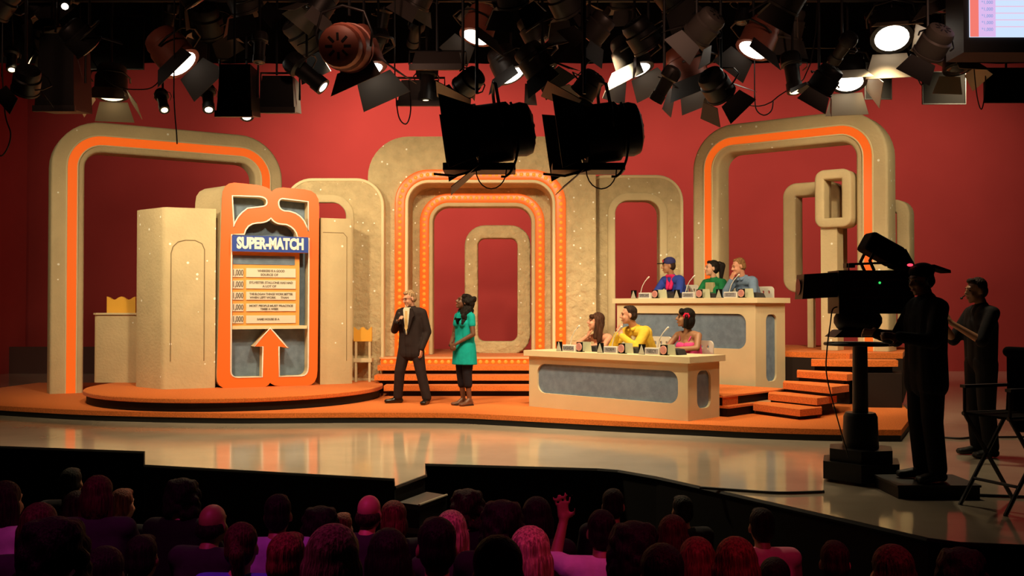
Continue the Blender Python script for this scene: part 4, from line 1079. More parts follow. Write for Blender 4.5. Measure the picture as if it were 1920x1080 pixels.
def fixture(kind, px, py, Y, size, d, label, body='metal_black', lens=None, doors=(0, 1, 2, 3), door_m=None, roll=0, group=None, hang=True):
    p = at(px, py, Y); s_ = size*Y/F
    t = thing('stage_lamp' if kind == 'fresnel' else 'profile_lamp', label, 'stage light', p, 0, group)
    d = Vector((d[0], d[1]+.12 if lens else d[1], d[2])).normalized(); Q = d.to_track_quat('Z', 'Y').to_matrix().to_4x4() @ Matrix.Rotation(R(roll), 4, 'Z') @ Matrix.Scale(s_, 4)
    D = FP[kind]
    linkobj('housing', D['housing'], t, Q, M[body]); linkobj('vent_slots' if kind == 'fresnel' else 'cooling_fins', D['vent_slots'], t, Q)['kind'] = 'stuff'
    o = linkobj('lens', D['lens'], t, Q, M[lens] if lens else None)
    if D['door']:
        for k in doors: linkobj('barn_door', D['door'], t, Q @ Matrix.Rotation(PI/2*k, 4, 'Z'), M[door_m] if door_m else None)
    linkobj('yoke', D['yoke'], t, Q)
    if hang: MB().tube([(0, 0, s_*.7), (0, 0, max(1.2, 9.45-p.z))], .016, 6).build('hanger', M['metal_black'], t)
    return t
lit = [
 ('fresnel', 338, 118, 11.8, 74, (.62, -.25, -.75), 'bounce-reddened lamp with bright lens above the left arch, tilted right', 'metal_red_bounce', 'lens_lit', (1, 3)),
 ('fresnel', 208, 176, 13.0, 60, (.05, -.35, -.95), 'lamp with glowing lens and pale flaps just above the left arch top', 'metal_dark', 'lens_warm', (0, 1, 2, 3), 'door_cream'),
 ('fresnel', 682, 132, 10.6, 86, (.30, -.20, -.85), 'large lamp with bright lens and wide grey flap left of centre', 'metal_red_bounce', 'lens_lit', (0, 1, 3), 'metal_grey'),
 ('fresnel', 655, 90, 10.1, 88, (.08, .93, .20), 'round-backed bounce-reddened lamp with a ring of vent slots', 'metal_red_bounce', None, ()),
 ('leko', 575, 138, 11.4, 44, (.75, -.2, -.62), 'black profile lamp with white lens beside the round-backed lamp', 'metal_black', 'lens_lit'),
 ('fresnel', 893, 68, 11.6, 62, (-.25, -.35, -.9), 'lamp with white oval lens near the top centre', 'metal_red_bounce', 'lens_lit', (1, 3)),
 ('fresnel', 958, 140, 12.0, 60, (.38, -.35, -.85), 'lamp with tilted white lens above the two big black lamps', 'metal_dark', 'lens_lit', (1,)),
 ('fresnel', 1190, 130, 12.2, 70, (.25, -.3, -.95), 'lamp with several bright reflections right of the big black lamps', 'metal_dark', 'lens_lit', (1, 2, 3), 'metal_grey'),
 ('fresnel', 1296, 152, 12.2, 72, (.28, -.22, -.9), 'lamp with bright curved lens and grey lower flap, right of centre', 'metal_red_bounce', 'lens_lit', (0, 1, 2, 3), 'metal_grey'),
 ('fresnel', 1413, 92, 11.8, 66, (-.42, -.3, -.85), 'bounce-reddened lamp with bright lens tilted left above the right arch', 'metal_red_bounce', 'lens_lit', (1, 3), 'metal_dark'),
 ('leko', 1486, 138, 12.4, 40, (.05, -.35, -.95), 'slim black profile lamp with lit slit above the right arch', 'metal_black', 'lens_warm'),
 ('fresnel', 1590, 152, 12.8, 66, (-.1, -.5, -.82), 'lamp with blazing lens and cream flap touching the right arch top', 'metal_black', 'lens_lit', (0, 2, 3), 'door_cream'),
 ('fresnel', 1672, 70, 12.2, 74, (-.12, -.62, -.75), 'brightest lamp with large white lens and cream flap, upper right', 'metal_black', 'lens_lit', (0, 2, 3), 'door_cream'),
 ('fresnel', 1796, 128, 12.6, 52, (.05, -.3, -.95), 'small lamp with cream flaps between two black flags', 'metal_black', None, (0, 2, 3), 'door_cream'),
 ('leko', 390, 185, 12.4, 30, (.2, -.6, -.8), 'small profile lamp with white lens left of the black box lamps', 'metal_black', 'lens_lit'),
 ('leko', 462, 196, 12.2, 34, (.15, -.6, -.75), 'black profile lamp with white lens hanging lowest on the left', 'metal_black', 'lens_lit'),
 ('leko', 305, 190, 12.4, 26, (.3, -.6, -.7), 'tiny profile lamp with warm lens above the left arch beam', 'metal_black', 'lens_warm'),
 ('leko', 122, 4, 12.0, 26, (.3, -.8, -.5), 'small profile lamp with white lens in the top left corner', 'metal_black', 'lens_lit'),
 ('leko', 22, 112, 12.4, 26, (.2, -.5, -.8), 'small profile lamp with amber lens at the far left edge', 'metal_black', 'lens_warm'),
 ('leko', 1640, 40, 12.4, 26, (.1, -.7, -.7), 'small profile lamp with white lens left of the brightest lamp', 'metal_black', 'lens_lit'),
 ('leko', 800, 158, 12.2, 40, (.0, -.4, -.9), 'small square-bodied lamp with warm lens left of the big black lamps', 'metal_dark', 'lens_warm'),
]
for a in lit:
    kind, px, py, Y, size, d, label, body, lens = a[:9]
    fixture(kind, px, py, Y, size, d, label, body, lens, a[9] if len(a) > 9 else (), a[10] if len(a) > 10 else None)
# the two big black lamps nearest the camera, pointing left
for px, label in ((900, 'big black drum lamp hanging low in front of the archway, left one'), (1102, 'big black drum lamp hanging low in front of the archway, right one')):
    t = fixture('fresnel', px-6, 254, 9.0, 112, (-.97, -.06, -.14), label, 'metal_black', None, (0, 1, 2, 3), 'metal_black')
    s_ = 112*9.0/F
    MB().box((-.55*s_, -.3*s_, -.62*s_), (.65*s_, .3*s_, -.50*s_)).build('ballast_box', M['metal_black'], t)
    MB().tube([(.1*s_, -.3*s_, -.6*s_), (-.35*s_, -.3*s_, -.72*s_), (-.7*s_, -.25*s_, -.68*s_)], .012, 6).build('focus_handle', M['metal_grey'], t)
    MB().tube([V((.25+.25*math.cos(a))*s_, -.35*s_, (-.62+.32*math.sin(a))*s_) for a in [PI+PI*i/10 for i in range(11)]], .006, 5).build('cable_loop', M['rubber'], t)
    MB().tube([V((.45+.25*math.cos(a))*s_, -.4*s_, (-.1+.65*math.sin(a))*s_) for a in [-PI*.55+PI*.9*i/10 for i in range(11)]], .012, 5).build('cable_loop', M['rubber'], t)
# unlit lamps filling the grid
rng = random.Random(11)
taken = [(a[1], a[2]) for a in lit] + [(925, 256), (1128, 256)]
cnt = 0
spots_ = []
for gx in range(19):
    for gy in range(2 if gx % 2 else 3):
        spots_.append((gx*100-10+rng.uniform(-28, 28), (18, 78, 140)[gy]+rng.uniform(-18, 18)))
from collections import Counter
pl3 = [(at(a[1], a[2], a[3]), .9*a[4]*a[3]/F) for a in lit] + [(at(894, 254, 9.0), .6), (at(1096, 254, 9.0), .6), (at(438, 165, 11.2), .35), (at(518, 172, 11.8), .3), (at(102, 130, 11.6), .45), (at(820, 110, 11.3), .35), (at(786, 170, 12.2), .3), (at(1870, 20, 10.7), .6)]
cn = Counter()
ORD = ['first', 'second', 'third', 'fourth', 'fifth', 'sixth', 'seventh', 'eighth', 'ninth', 'tenth', 'eleventh', 'twelfth', 'thirteenth', 'fourteenth', 'fifteenth', 'sixteenth', 'seventeenth', 'eighteenth', 'nineteenth']
spots_ += [(48, 168), (252, 158), (300, 150), (868, 165), (1040, 152), (1092, 176), (1246, 160), (1352, 176), (1448, 172), (1536, 168), (1740, 100), (166, 172)]
spots_.sort(key=lambda q: q[0])
for (px, py) in spots_:
    if px > 1800 and py < 110: continue
    if any(abs(px-a) < 46 and abs(py-b) < 38 for a, b in taken): continue
    taken.append((px, py))
    kind = rng.choice(['fresnel', 'leko', 'fresnel']); rng.random()
    sz_ = rng.uniform(46, 66) if kind == 'fresnel' else rng.uniform(30, 40)
    Y = max([10.5+.1*q for q in range(24)], key=lambda Yc: min(min((at(px, py, Yc)-o).length - r_, .7) for o, r_ in pl3) - .02*abs(Yc-11.4))
    pl3.append((at(px, py, Y), .9*sz_*Y/F))
    tier = 'top' if py < 48 else 'middle' if py < 108 else 'lowest'
    lab_ = f'dark unlit {"flapped lamp" if kind == "fresnel" else "tube-bodied lamp"}, {ORD[cn[tier]]} dark one from left in {tier} tier of the grid'; cn[tier] += 1
    d = (rng.uniform(-.8, .8), rng.uniform(-.15, .9), -rng.uniform(.5, 1.0))
    fixture(kind, px, py, Y, sz_, d, lab_, rng.choice(['metal_black', 'metal_black', 'metal_dark', 'metal_dark', 'metal_grey']), None,
            (0, 1, 2, 3) if rng.random() < .5 else (0, 2), rng.choice(['metal_dark', 'metal_black', 'metal_grey']), rng.uniform(0, 90), 'unlit lamps in the grid')
# boxy soft lights and flags
def boxy(name, label, cat_, x0, y0, x1, y1, Y, dep, m='metal_black', rz=0):
    a = at(x0, y1, Y); b = at(x1, y0, Y); wd = b.x-a.x; hh = b.z-a.z
    t = thing(name, label, cat_, (a.x+wd/2, Y, a.z), rz)
    if dep > .1:
        MB().add([(-wd/2, 0, 0), (wd/2, 0, 0), (wd/2, dep, .05), (-wd/2, dep, .05), (-wd*.42, .05, hh), (wd*.42, .05, hh), (wd*.42, dep, hh), (-wd*.42, dep, hh)],
                 [(0, 3, 2, 1), (4, 5, 6, 7), (0, 1, 5, 4), (1, 2, 6, 5), (2, 3, 7, 6), (3, 0, 4, 7)]).build('housing', M[m], t)
        MB().box((-wd*.53, -.02, -.02), (wd*.53, .02, .05)).build('rim', M['metal_dark'], t)
        MB().tube([(-wd*.55, dep*.5, hh*.4), (-wd*.55, dep*.5, hh*1.15), (wd*.55, dep*.5, hh*1.15), (wd*.55, dep*.5, hh*.4)], .015, 6).build('yoke', M['metal_black'], t)
    else:
        MB().box((-wd/2, 0, 0), (wd/2, dep, hh)).build('panel', M['fabric_black'], t)
        MB().tube([(-wd/2, 0, 0), (wd/2, 0, 0), (wd/2, 0, hh), (-wd/2, 0, hh)], .012, 5, close=True).build('frame', M['metal_black'], t)
    MB().tube([(0, .02, hh), (0, .02, 9.45-a.z)], .014, 6).build('hanger', M['metal_black'], t)
    return t
boxy('soft_light', 'tall black box lamp left of the round-backed lamp', 'stage light', 405, 118, 472, 216, 11.0, .4)
boxy('soft_light', 'black box lamp tucked beside the tall black box lamp', 'stage light', 484, 140, 552, 209, 11.6, .4)
boxy('soft_light', 'large black box lamp in the upper left of the grid', 'stage light', 64, 60, 140, 206, 11.4, .5)
boxy('soft_light', 'dark box lamp left of the two big black lamps', 'stage light', 770, 95, 868, 128, 11.2, .3, 'metal_dark')
boxy('soft_light', 'wide dark box lamp hanging left of the lowest left lamp', 'stage light', 745, 148, 828, 196, 12.1, .3, 'metal_dark')
boxy('black_flag', 'square black flag hanging right of the right arch', 'flag', 1730, 135, 1810, 195, 13.5, .03)
boxy('black_flag', 'black flag at the right edge under the monitor', 'flag', 1846, 128, 1930, 192, 12.6, .03)
boxy('black_flag', 'black flag behind the lamp on the right arch top', 'flag', 1622, 118, 1671, 186, 13.6, .03)
boxy('black_flag', 'wide black flag high in the left of the grid', 'flag', 150, 30, 270, 130, 14.8, .03)
boxy('black_flag', 'wide black flag high in the centre of the grid', 'flag', 925, 0, 1035, 90, 14.8, .03)
boxy('black_flag', 'wide black flag high right of the grid centre', 'flag', 1500, 0, 1610, 90, 14.8, .03)
# hanging cables
def cable(label, pts, r=.008):
    pts = [V(pts[0].x, pts[0].y, 9.49)] + [V(pts[0].x, pts[0].y, pts[0].z+.4)] + pts
    if pts[-1].z > 5.0: pts = pts + [V(pts[-1].x, pts[-1].y, 9.49)]
    p0 = pts[0]; t = MB().tube([p-p0 for p in smooth3(pts)], r, 5).build('hanging_cable', M['rubber'], None, smooth=True, loc=p0)
    return tag(t, label, 'cable', 'cables in the lighting grid')
def smooth3(pts, n=5):
    out = []
    for i in range(len(pts)-1):
        p0 = pts[max(i-1, 0)]; p1 = pts[i]; p2 = pts[i+1]; p3 = pts[min(i+2, len(pts)-1)]
        for k in range(n):
            t = k/n; out.append(.5*((2*p1) + (p2-p0)*t + (2*p0-5*p1+4*p2-p3)*t*t + (3*p1-p0-3*p2+p3)*t**3))
    out.append(pts[-1]); return out
cabs = [('looping cable hanging between lamps left of the big black lamps', [(740, 120), (742, 175), (748, 220), (762, 232), (770, 205), (766, 150)], 11.2),
        ('thick cable loop dangling at the far left edge', [(4, 130), (10, 215), (20, 250), (14, 278), (0, 292), (-8, 260)], 10.5),
        ('thin cable dropping in front of the left arch beam', [(326, 170), (328, 215), (331, 250), (332, 270)], 11.5),
        ('cable loop hanging above the right arch corner', [(1415, 175), (1418, 205), (1432, 216), (1446, 208), (1450, 190)], 12.0),
        ('cable swag draped between the black flags on the right', [(1826, 120), (1832, 180), (1840, 205), (1846, 180), (1848, 140)], 12.5),
        ('long cable swag across the left of the grid', [(150, 60), (200, 150), (260, 168), (300, 150), (340, 60)], 12.5),
        ('long cable swag across the right of the grid', [(1340, 40), (1360, 150), (1400, 196), (1460, 180), (1530, 60)], 12.8),
        ('cable swag hanging above the big black lamps', [(1010, 30), (1030, 110), (1060, 150), (1100, 120), (1120, 30)], 12.0),
        ('cable drooping beside the brightest lamp', [(1690, 40), (1712, 120), (1728, 160), (1735, 130)], 12.4)]
for lb, pts, Y in cabs: cable(lb, [at(x, y, Y) for x, y in pts])
# hanging monitor, upper right
a = at(1819, 69, 10.5); b = at(2010, -45, 10.5)
t = thing('hanging_monitor', 'hanging video monitor with pale lit screen in the top right corner', 'monitor', (a.x, 10.5, a.z))
wd = b.x-a.x; hh = b.z-a.z
MB().box((-.06, .02, -.16), (wd+.06, .45, hh+.06)).build('case', M['metal_black'], t)
sN = MB().box((0, 0, 0), (wd, .02, hh)).build('screen', mat('screen_white', (.05, .05, .05), .3, emit=(.62, .78, 1.0), estr=1.0), t)
MB().box((0, -.004, 0), (.09, 0, hh)).build('screen_strip', mat('screen_orange', (.05, .02, .02), .3, emit=(1, .22, .18), estr=.9), sN)
MB().box((.09, -.004, 0), (.27, 0, hh)).build('screen_strip', mat('screen_lilac', (.05, .02, .02), .3, emit=(.80, .55, .95), estr=.9), sN)
line = mat('screen_line', (.05, .02, .02), .3, emit=(.85, .62, .85), estr=.9); bl = mat('screen_blue', (.01, .02, .05), .3, emit=(.22, .40, .80), estr=.8)
for k in range(8):
    z = .075+k*.072
    text('screen_value', '*1,000', .05, bl, sN, (.18, -.008, z), extrude=.001, maxw=.12)
    MB().box((.27, -.004, z+.026), (wd, 0, z+.038)).build('screen_line', line, sN)
MB().tube([(wd/2, .2, hh+.05), (wd/2, .2, 9.4-a.z)], .03, 6).build('hanger', M['metal_black'], t)

# ------------------------------------------------------------------ pedestal camera and crew
PB = onz(1614, 900, 0); Y0 = PB.y
def rel(px, py, dy=0): p = at(px, py, Y0+dy); return V(p.x-PB.x, dy, p.z)
t = thing('studio_camera', 'black studio television camera on a rolling pedestal', 'camera', (PB.x, Y0, 0))
def hexa(r, n=6, rot=.2): return [(r*math.cos(2*PI*k/n+rot), r*math.sin(2*PI*k/n+rot)) for k in range(n)]
sc_ = Y0/F
mb = MB(); mb.prism(hexa(.40), .03, .20); mb.prism(hexa(.33), .20, .32); mb.build('base_skirt', M['metal_black'], t)
for k in range(3):
    a = 2*PI*k/3+.2; MB().lathe([(.07, -.03), (.07, .03)], 12, Matrix.Translation((.30*math.cos(a), .30*math.sin(a), .07)) @ Matrix.Rotation(PI/2, 4, 'X')).build('wheel', M['rubber'], t, auto=40)
MB().lathe([(.17, .32), (.16, .62), (.14, .66)], 16).build('lower_column', M['metal_black'], t, auto=40)
zt_ = rel(1610, 645).z
MB().lathe([(.075, .64), (.07, zt_)], 14).build('column', M['metal_dark'], t, auto=40)
MB().tube([V(.33*math.cos(a)-.0, .33*math.sin(a), zt_+.0) for a in [2*PI*i/28 for i in range(28)]], .016, 6, close=True).build('steering_ring', M['metal_black'], t, smooth=True)
for k in range(3):
    a = 2*PI*k/3; MB().tube([(0, 0, zt_-.02), (.33*math.cos(a), .33*math.sin(a), zt_)], .012, 6).build('ring_spoke', M['metal_black'], t)
zh = rel(1610, 628).z; z2 = rel(1610, 592).z
mb = MB(); mb.add([(-.30, -.15, zh-.02), (.33, -.15, zh-.02), (.33, .15, zh-.02), (-.30, .15, zh-.02), (-.22, -.15, zh+.05), (.30, -.15, zh+.05), (.30, .15, zh+.05), (-.22, .15, zh+.05)], [(0, 3, 2, 1), (4, 5, 6, 7), (0, 1, 5, 4), (1, 2, 6, 5), (2, 3, 7, 6), (3, 0, 4, 7)]); mb.build('head_plate', M['metal_dark'], t)
mb = MB(); mb.ell((-.02, 0, (zh+z2)/2+.05), (.24, .17, .15)); mb.build('pan_head', M['metal_black'], t, smooth=True)
p0 = rel(1562, 508); p1 = rel(1702, 588)
MB().box((p0.x, -.17, p1.z), (p1.x, .17, p0.z)).build('camera_body', M['metal_black'], t)
for k in range(4):
    z = p1.z + (p0.z-p1.z)*(.15+.2*k); MB().box((p0.x+.1, -.185, z), (p1.x-.06, -.17, z+.02)).build('body_rib', M['metal_dark'], t)
l0 = rel(1497, 515); l1 = rel(1564, 561)
mb = MB(); mb.add([(l0.x, -.13, l1.z+.0), (l0.x+.02, -.13, l0.z), (p0.x, -.11, l0.z+.02), (p0.x, -.11, l1.z+.02), (l0.x, .13, l1.z), (l0.x+.02, .13, l0.z), (p0.x, .11, l0.z+.02), (p0.x, .11, l1.z+.02)],
                  [(0, 1, 2, 3), (7, 6, 5, 4), (0, 4, 5, 1), (1, 5, 6, 2), (2, 6, 7, 3), (3, 7, 4, 0)]); mb.build('lens_box', M['metal_dark'], t)
MB().lathe([(.08, .002), (.08, -.005)], 18, Matrix.Translation((l0.x, 0, (l0.z+l1.z)/2)) @ Matrix.Rotation(PI/2, 4, 'Y')).build('lens', M['lens_dark'], t, auto=40)
h0 = rel(1585, 502); h1 = rel(1690, 502)
MB().tube([(h0.x, -.1, h0.z-.05), (h0.x, -.1, h0.z+.03), (h1.x, -.1, h0.z+.05), (h1.x, -.1, h0.z-.05)], .012, 6).build('carry_handle', M['metal_grey'], t)
MB().box((rel(1584, 495).x, -.05, h0.z), (rel(1600, 495).x, .05, rel(1600, 494).z)).build('bracket', M['metal_black'], t)
# tilted viewfinder
a = rel(1634, 458); b = rel(1684, 486); d = (b-a).normalized(); Q = Matrix.Translation((a+b)/2) @ d.to_track_quat('X', 'Z').to_matrix().to_4x4()
L = (b-a).length
mb = MB(); mb.box((-L*.75, -.14, -.10), (L*.45, .14, .10), Q); mb.add([(L*.45, -.14, -.10), (L*.45, .14, -.10), (L*.45, .14, .10), (L*.45, -.14, .10), (L*.95, -.16, -.075), (L*.95, .16, -.075), (L*.95, .16, .0), (L*.95, -.16, .0)], [(0, 1, 5, 4), (1, 2, 6, 5), (2, 3, 7, 6), (3, 0, 4, 7), (4, 5, 6, 7)], Q)
o = mb.build('viewfinder', M['fabric_black'], t)
bv = o.modifiers.new('b', 'BEVEL'); bv.width = .03; bv.segments = 2
for dy in (-.13, .13): MB().tube([rel(1632, 470)+V(0, dy, 0), rel(1622, 490)+V(0, dy, 0), rel(1630, 508)+V(0, dy, 0)], .016, 6).build('viewfinder_arm', M['metal_black'], t)
MB().tube([rel(1690, 530)+V(0, -.12, 0), rel(1718, 532)+V(0, -.14, 0), rel(1735, 560)+V(0, -.15, 0)], .013, 6).build('pan_handle', M['metal_dark'], t)
MB().tube([rel(1690, 600)+V(0, .1, 0), rel(1720, 612)+V(0, .1, 0), rel(1738, 640)+V(0, .1, 0)], .013, 6).build('pan_handle', M['metal_dark'], t)
MB().ell(rel(1637, 531)+V(0, -.178, 0), .012, None, 8, 6).build('indicator', M['led'], t, smooth=True)
MB().tube(smooth3([rel(1566, 575)+V(0, -.1, 0), rel(1552, 580)+V(0, -.15, 0), rel(1545, 605)+V(0, -.2, 0), rel(1536, 650)+V(0, -.25, 0), rel(1535, 700)+V(0, -.25, 0), rel(1552, 770)+V(0, -.25, 0), rel(1572, 850)+V(0, -.3, 0)]), .007, 5).build('camera_cable', M['rubber'], t, smooth=True)
# operator standing on a low box
OP = onz(1738, 925, 0)
bx_ = .12
t = thing('standing_box', 'low black box under the camera operator', 'box', (OP.x, OP.y, 0))
MB().box((-.36, -.26, 0), (.36, .30, bx_-.02)).build('body', M['black'], t); MB().box((-.37, -.27, bx_-.02), (.37, .31, bx_)).build('top', M['rubber'], t)
J = standing()
J.update(elL=V(-.25, -.12, 1.16), wrL=V(-.16, -.36, 1.22), hdL=V(.1, -1, .1), hnL=V(.8, 0, -.5), curlL=.8, elR=V(.26, -.10, 1.16), wrR=V(.16, -.34, 1.20), hdR=V(-.1, -1, .1), hnR=V(-.8, 0, -.5), curlR=.8, head=V(0, -.04, 1.66), look=(R(10), R(8), 0))
def op_x(t, T, J):
    linkobj('cap', remeshed(MB().ell((0, .02, .078), (.098, .112, .075), T, 16, 9), 'cap', .012, 1, .3, M['fabric_black']), t)
    MB().add([T @ V(x, y, z) for x, y, z in ((-.075, .09, .10), (.075, .09, .10), (.06, .27, .03), (-.06, .27, .03), (-.075, .09, .125), (.075, .09, .125), (.06, .27, .055), (-.06, .27, .055))], [(0, 3, 2, 1), (4, 5, 6, 7), (0, 1, 5, 4), (1, 2, 6, 5), (2, 3, 7, 6), (3, 0, 4, 7)]).build('cap_brim', M['fabric_black'], t)
    MB().ell((-.02, -.075, .145), (.035, .012, .012), T, 8, 6).build('tally_light', M['tally'], t, smooth=True)
    for k in (-1, 1): MB().lathe([(.04, -.015), (.04, .015)], 12, T @ Matrix.Translation((k*.095, .01, -.005)) @ Matrix.Rotation(PI/2, 4, 'Y')).build('headset_cup', M['rubber'], t, auto=40)
bk = cloth('crew_black', (.010, .009, .011))
person('camera operator in black with cap worn backwards, behind the studio camera', V(OP.x, OP.y, bx_), R(-80), J, 'brown', [('jacket', bk, {}), ('trousers', bk, {'wide': True}), ('shoes', M['rubber'], {})], ('black', 'short'), vox=.013, s=1.09, extras=op_x)
SM = onz(1841, 855, 0)
J = standing()
J.update(elL=V(-.22, -.16, 1.16), wrL=V(-.08, -.38, 1.36), hdL=V(.3, -.5, .8), hnL=V(.9, 0, 0), curlL=.5, elR=V(.23, -.14, 1.16), wrR=V(.06, -.36, 1.34), hdR=V(-.3, -.5, .8), hnR=V(-.9, 0, 0), curlR=.5, head=V(0, -.05, 1.655), look=(0, R(4), 0), toeL=V(-.1, -1, 0))
def sm_x(t, T, J):
    MB().tube([T @ V(-.085, .01, 0), T @ V(-.09, -.07, -.04), T @ V(-.05, -.13, -.06)], .006, 5).build('headset_boom', M['rubber'], t)
    MB().ell((-.035, -.14, -.062), (.02, .012, .012), T, 8, 6).build('headset_mic', M['rubber'], t, smooth=True)
    MB().lathe([(.04, -.015), (.04, .015)], 12, T @ Matrix.Translation((-.092, .01, -.005)) @ Matrix.Rotation(PI/2, 4, 'Y')).build('headset_cup', M['rubber'], t, auto=40)
person('stage manager in dark clothes and headset clapping at far right', SM, R(-82), J, 'brown', [('top', bk, {'sleeve': 1.0}), ('trousers', bk, {'wide': True}), ('shoes', M['rubber'], {})], ('dkbrown', 'short'), vox=.013, s=1.13, extras=sm_x)
# tall folding director's chair
DC = onz(1893, 952, 0)
t = thing('director_chair', 'tall black folding director chair at the right edge', 'chair', (DC.x, DC.y, 0), R(20))
hs = .78
for y in (-.24, .24):
    MB().tube([(-.30, y, 0), (.24, y, hs)], .018, 6).build('leg', M['metal_dark'], t); MB().tube([(.30, y, 0), (-.24, y, hs)], .018, 6).build('leg', M['metal_dark'], t)
    MB().tube([(-.26, y, hs), (.26, y, hs)], .018, 6).build('seat_rail', M['metal_dark'], t)
    MB().tube([(.24, y, hs), (.28, y, hs+.48)], .018, 6).build('back_post', M['metal_dark'], t)
    MB().box((-.26, y-.03, hs+.22), (.27, y+.03, hs+.245)).build('armrest', M['metal_dark'], t)
    MB().tube([(-.24, y, hs), (-.24, y, hs+.22)], .015, 6).build('arm_post', M['metal_dark'], t)
MB().tube([(-.15, -.24, .22), (-.15, .24, .22)], .014, 6).build('footrest', M['metal_dark'], t)
MB().box((-.24, -.24, hs-.01), (.24, .24, hs+.01)).build('canvas_seat', M['fabric_black'], t)
MB().box((.255, -.26, hs+.26), (.29, .26, hs+.50)).build('canvas_back', M['fabric_black'], t)
# jacket hung over the chair back
mb = MB(); mb.cap((.27, -.26, hs+.52), (.27, .26, hs+.52), .05, .05); mb.cap((.33, -.2, hs+.48), (.36, -.2, hs-.1), .07, .09); mb.cap((.33, .2, hs+.48), (.36, .2, hs-.1), .07, .09); mb.cap((.34, 0, hs+.45), (.37, 0, hs-.15), .08, .09)
p = Matrix.Translation((DC.x, DC.y, 0)) @ Matrix.Rotation(R(20), 4, 'Z')
o = linkobj('hanging_jacket', remeshed(mb, 'hanging_jacket', .02, 4, .5, M['fabric_black']), None, p); tag(o, 'black jacket draped over the director chair back', 'jacket')
# stage cables
def fcable(label, pts):
    q = [onz(x, y, .014) for x, y in pts]; p0 = q[0]
    tag(MB().tube([a-p0 for a in smooth3(q)], .014, 6).build('floor_cable', M['rubber'], None, smooth=True, loc=p0), label, 'cable', 'cables on the stage floor')
fcable('black cable lying on the floor left of the studio camera', [(1312, 914), (1380, 919), (1460, 924), (1545, 922)])
fcable('black cable lying on the floor right of the operator', [(1770, 921), (1820, 927), (1880, 930), (1940, 932)])
fcable('black cable on the floor behind the stage manager', [(1768, 820), (1800, 822), (1830, 820), (1930, 819)])
# stage steps down into the audience
ss = thing('stage_steps', 'black steps with pale nosing leading from stage to audience', 'steps', (0, 0, -1.5))
a = onz(742, 908, -.02); b = onz(797, 891, -.02)
for k in range(3):
    z = -.14-.22*k
    p = [onz(x, y, z) for x, y in ((746+k*6, 942+k*46), (786+k*14, 947+k*46), (838+k*14, 928+k*44), (800, 922+k*44))]
    MB().prism([(q.x, q.y) for q in p], z+1.5-.05, z+1.5).build('tread', M['metal_dark'], ss)
    MB().prism([(q.x, q.y+.02) for q in p], 0, z+1.5-.05).build('riser', M['black'], ss)
    MB().tube([p[1]+V(0, 0, 1.5), p[2]+V(0, 0, 1.5)], .012, 6).build('nosing', M['door_cream'], ss)

# ------------------------------------------------------------------ audience, seen from behind
def aseat():
    J = seated(.04, 0); J['head'] = V(0, -.10, .740); J['neck'] = V(0, -.04, .60); return J
def aud_body(raise_arm=False, fem=False):
    J = aseat(); mb = MB(); T = Matrix.Translation(J['head'])
    head_prims(mb, T)
    mb.cap(J['neck'], J['head'] + V(0, .01, -.05), .054, .052)
    ax = V(1, 0, 0)
    for k in (-1, 0, 1): mb.cap(J['chest'] + ax*k*.085, J['pelvis'] + ax*k*.075, .10, .105); mb.cap(J['chest'] + ax*k*.08 + V(0, 0, .09), J['chest'] + ax*k*.07, .085, .10)
    mb.cap(J['shL'], J['shR'], .06, .06); mb.cap(J['neck'], J['chest'], .06, .09)
    for sd in 'LR':
        if raise_arm and sd == 'R':
            el = V(.27, -.12, .58); wr = V(.22, -.20, .78); mb.cap(J['shR'], el, .052, .042); mb.cap(el, wr, .040, .028)
            hand(mb, wr, V(.05, 0, 1), V(0, 1, 0), .12, 1.0, 1, .35)
        else:
            mb.cap(J['sh'+sd], J['el'+sd], .052, .042); mb.cap(J['el'+sd], J['wr'+sd], .040, .028); hand(mb, J['wr'+sd], V(0, -.6, -.4), V(0, 0, -1), .3)
        mb.cap(J['hip'+sd], J['kn'+sd], .085, .058); mb.cap(J['kn'+sd], J['an'+sd], .055, .038); foot_(mb, J['an'+sd])
    return remeshed(mb, 'body', .014, 2, .4, SK['fair'])
def foot_(mb, an): mb.cap(an, an + V(0, -.14, -.04), .04, .03)
def aud_shirt(raise_arm=False):
    J = aseat(); mb = MB(); ax = V(1, 0, 0)
    for k in (-1, 0, 1): mb.cap(J['chest'] + ax*k*.09, J['pelvis'] + ax*k*.08, .115, .125); mb.cap(J['chest'] + ax*k*.085 + V(0, 0, .10), J['chest'] + ax*k*.075, .092, .112)
    mb.cap(J['shL'], J['shR'], .076, .076); mb.cap(J['neck'] + V(0, .01, -.03), J['chest'], .072, .10)
    for sd in 'LR':
        e = V(.27, -.12, .58) if raise_arm and sd == 'R' else J['el'+sd]
        mb.cap(J['sh'+sd], e, .070, .058)
        if not (raise_arm and sd == 'R'): mb.cap(J['el'+sd], J['el'+sd].lerp(J['wr'+sd], .8), .054, .042)
    return remeshed(mb, 'shirt', .016, 4, .5, CL['white_shirt'])
def aud_trousers():
    J = aseat(); mb = MB()
    for sd in 'LR': mb.cap(J['hip'+sd], J['kn'+sd], .105, .075); mb.cap(J['kn'+sd], J['an'+sd], .072, .055)
    return remeshed(mb, 'trousers', .02, 3, .5, CL['crew_black'])
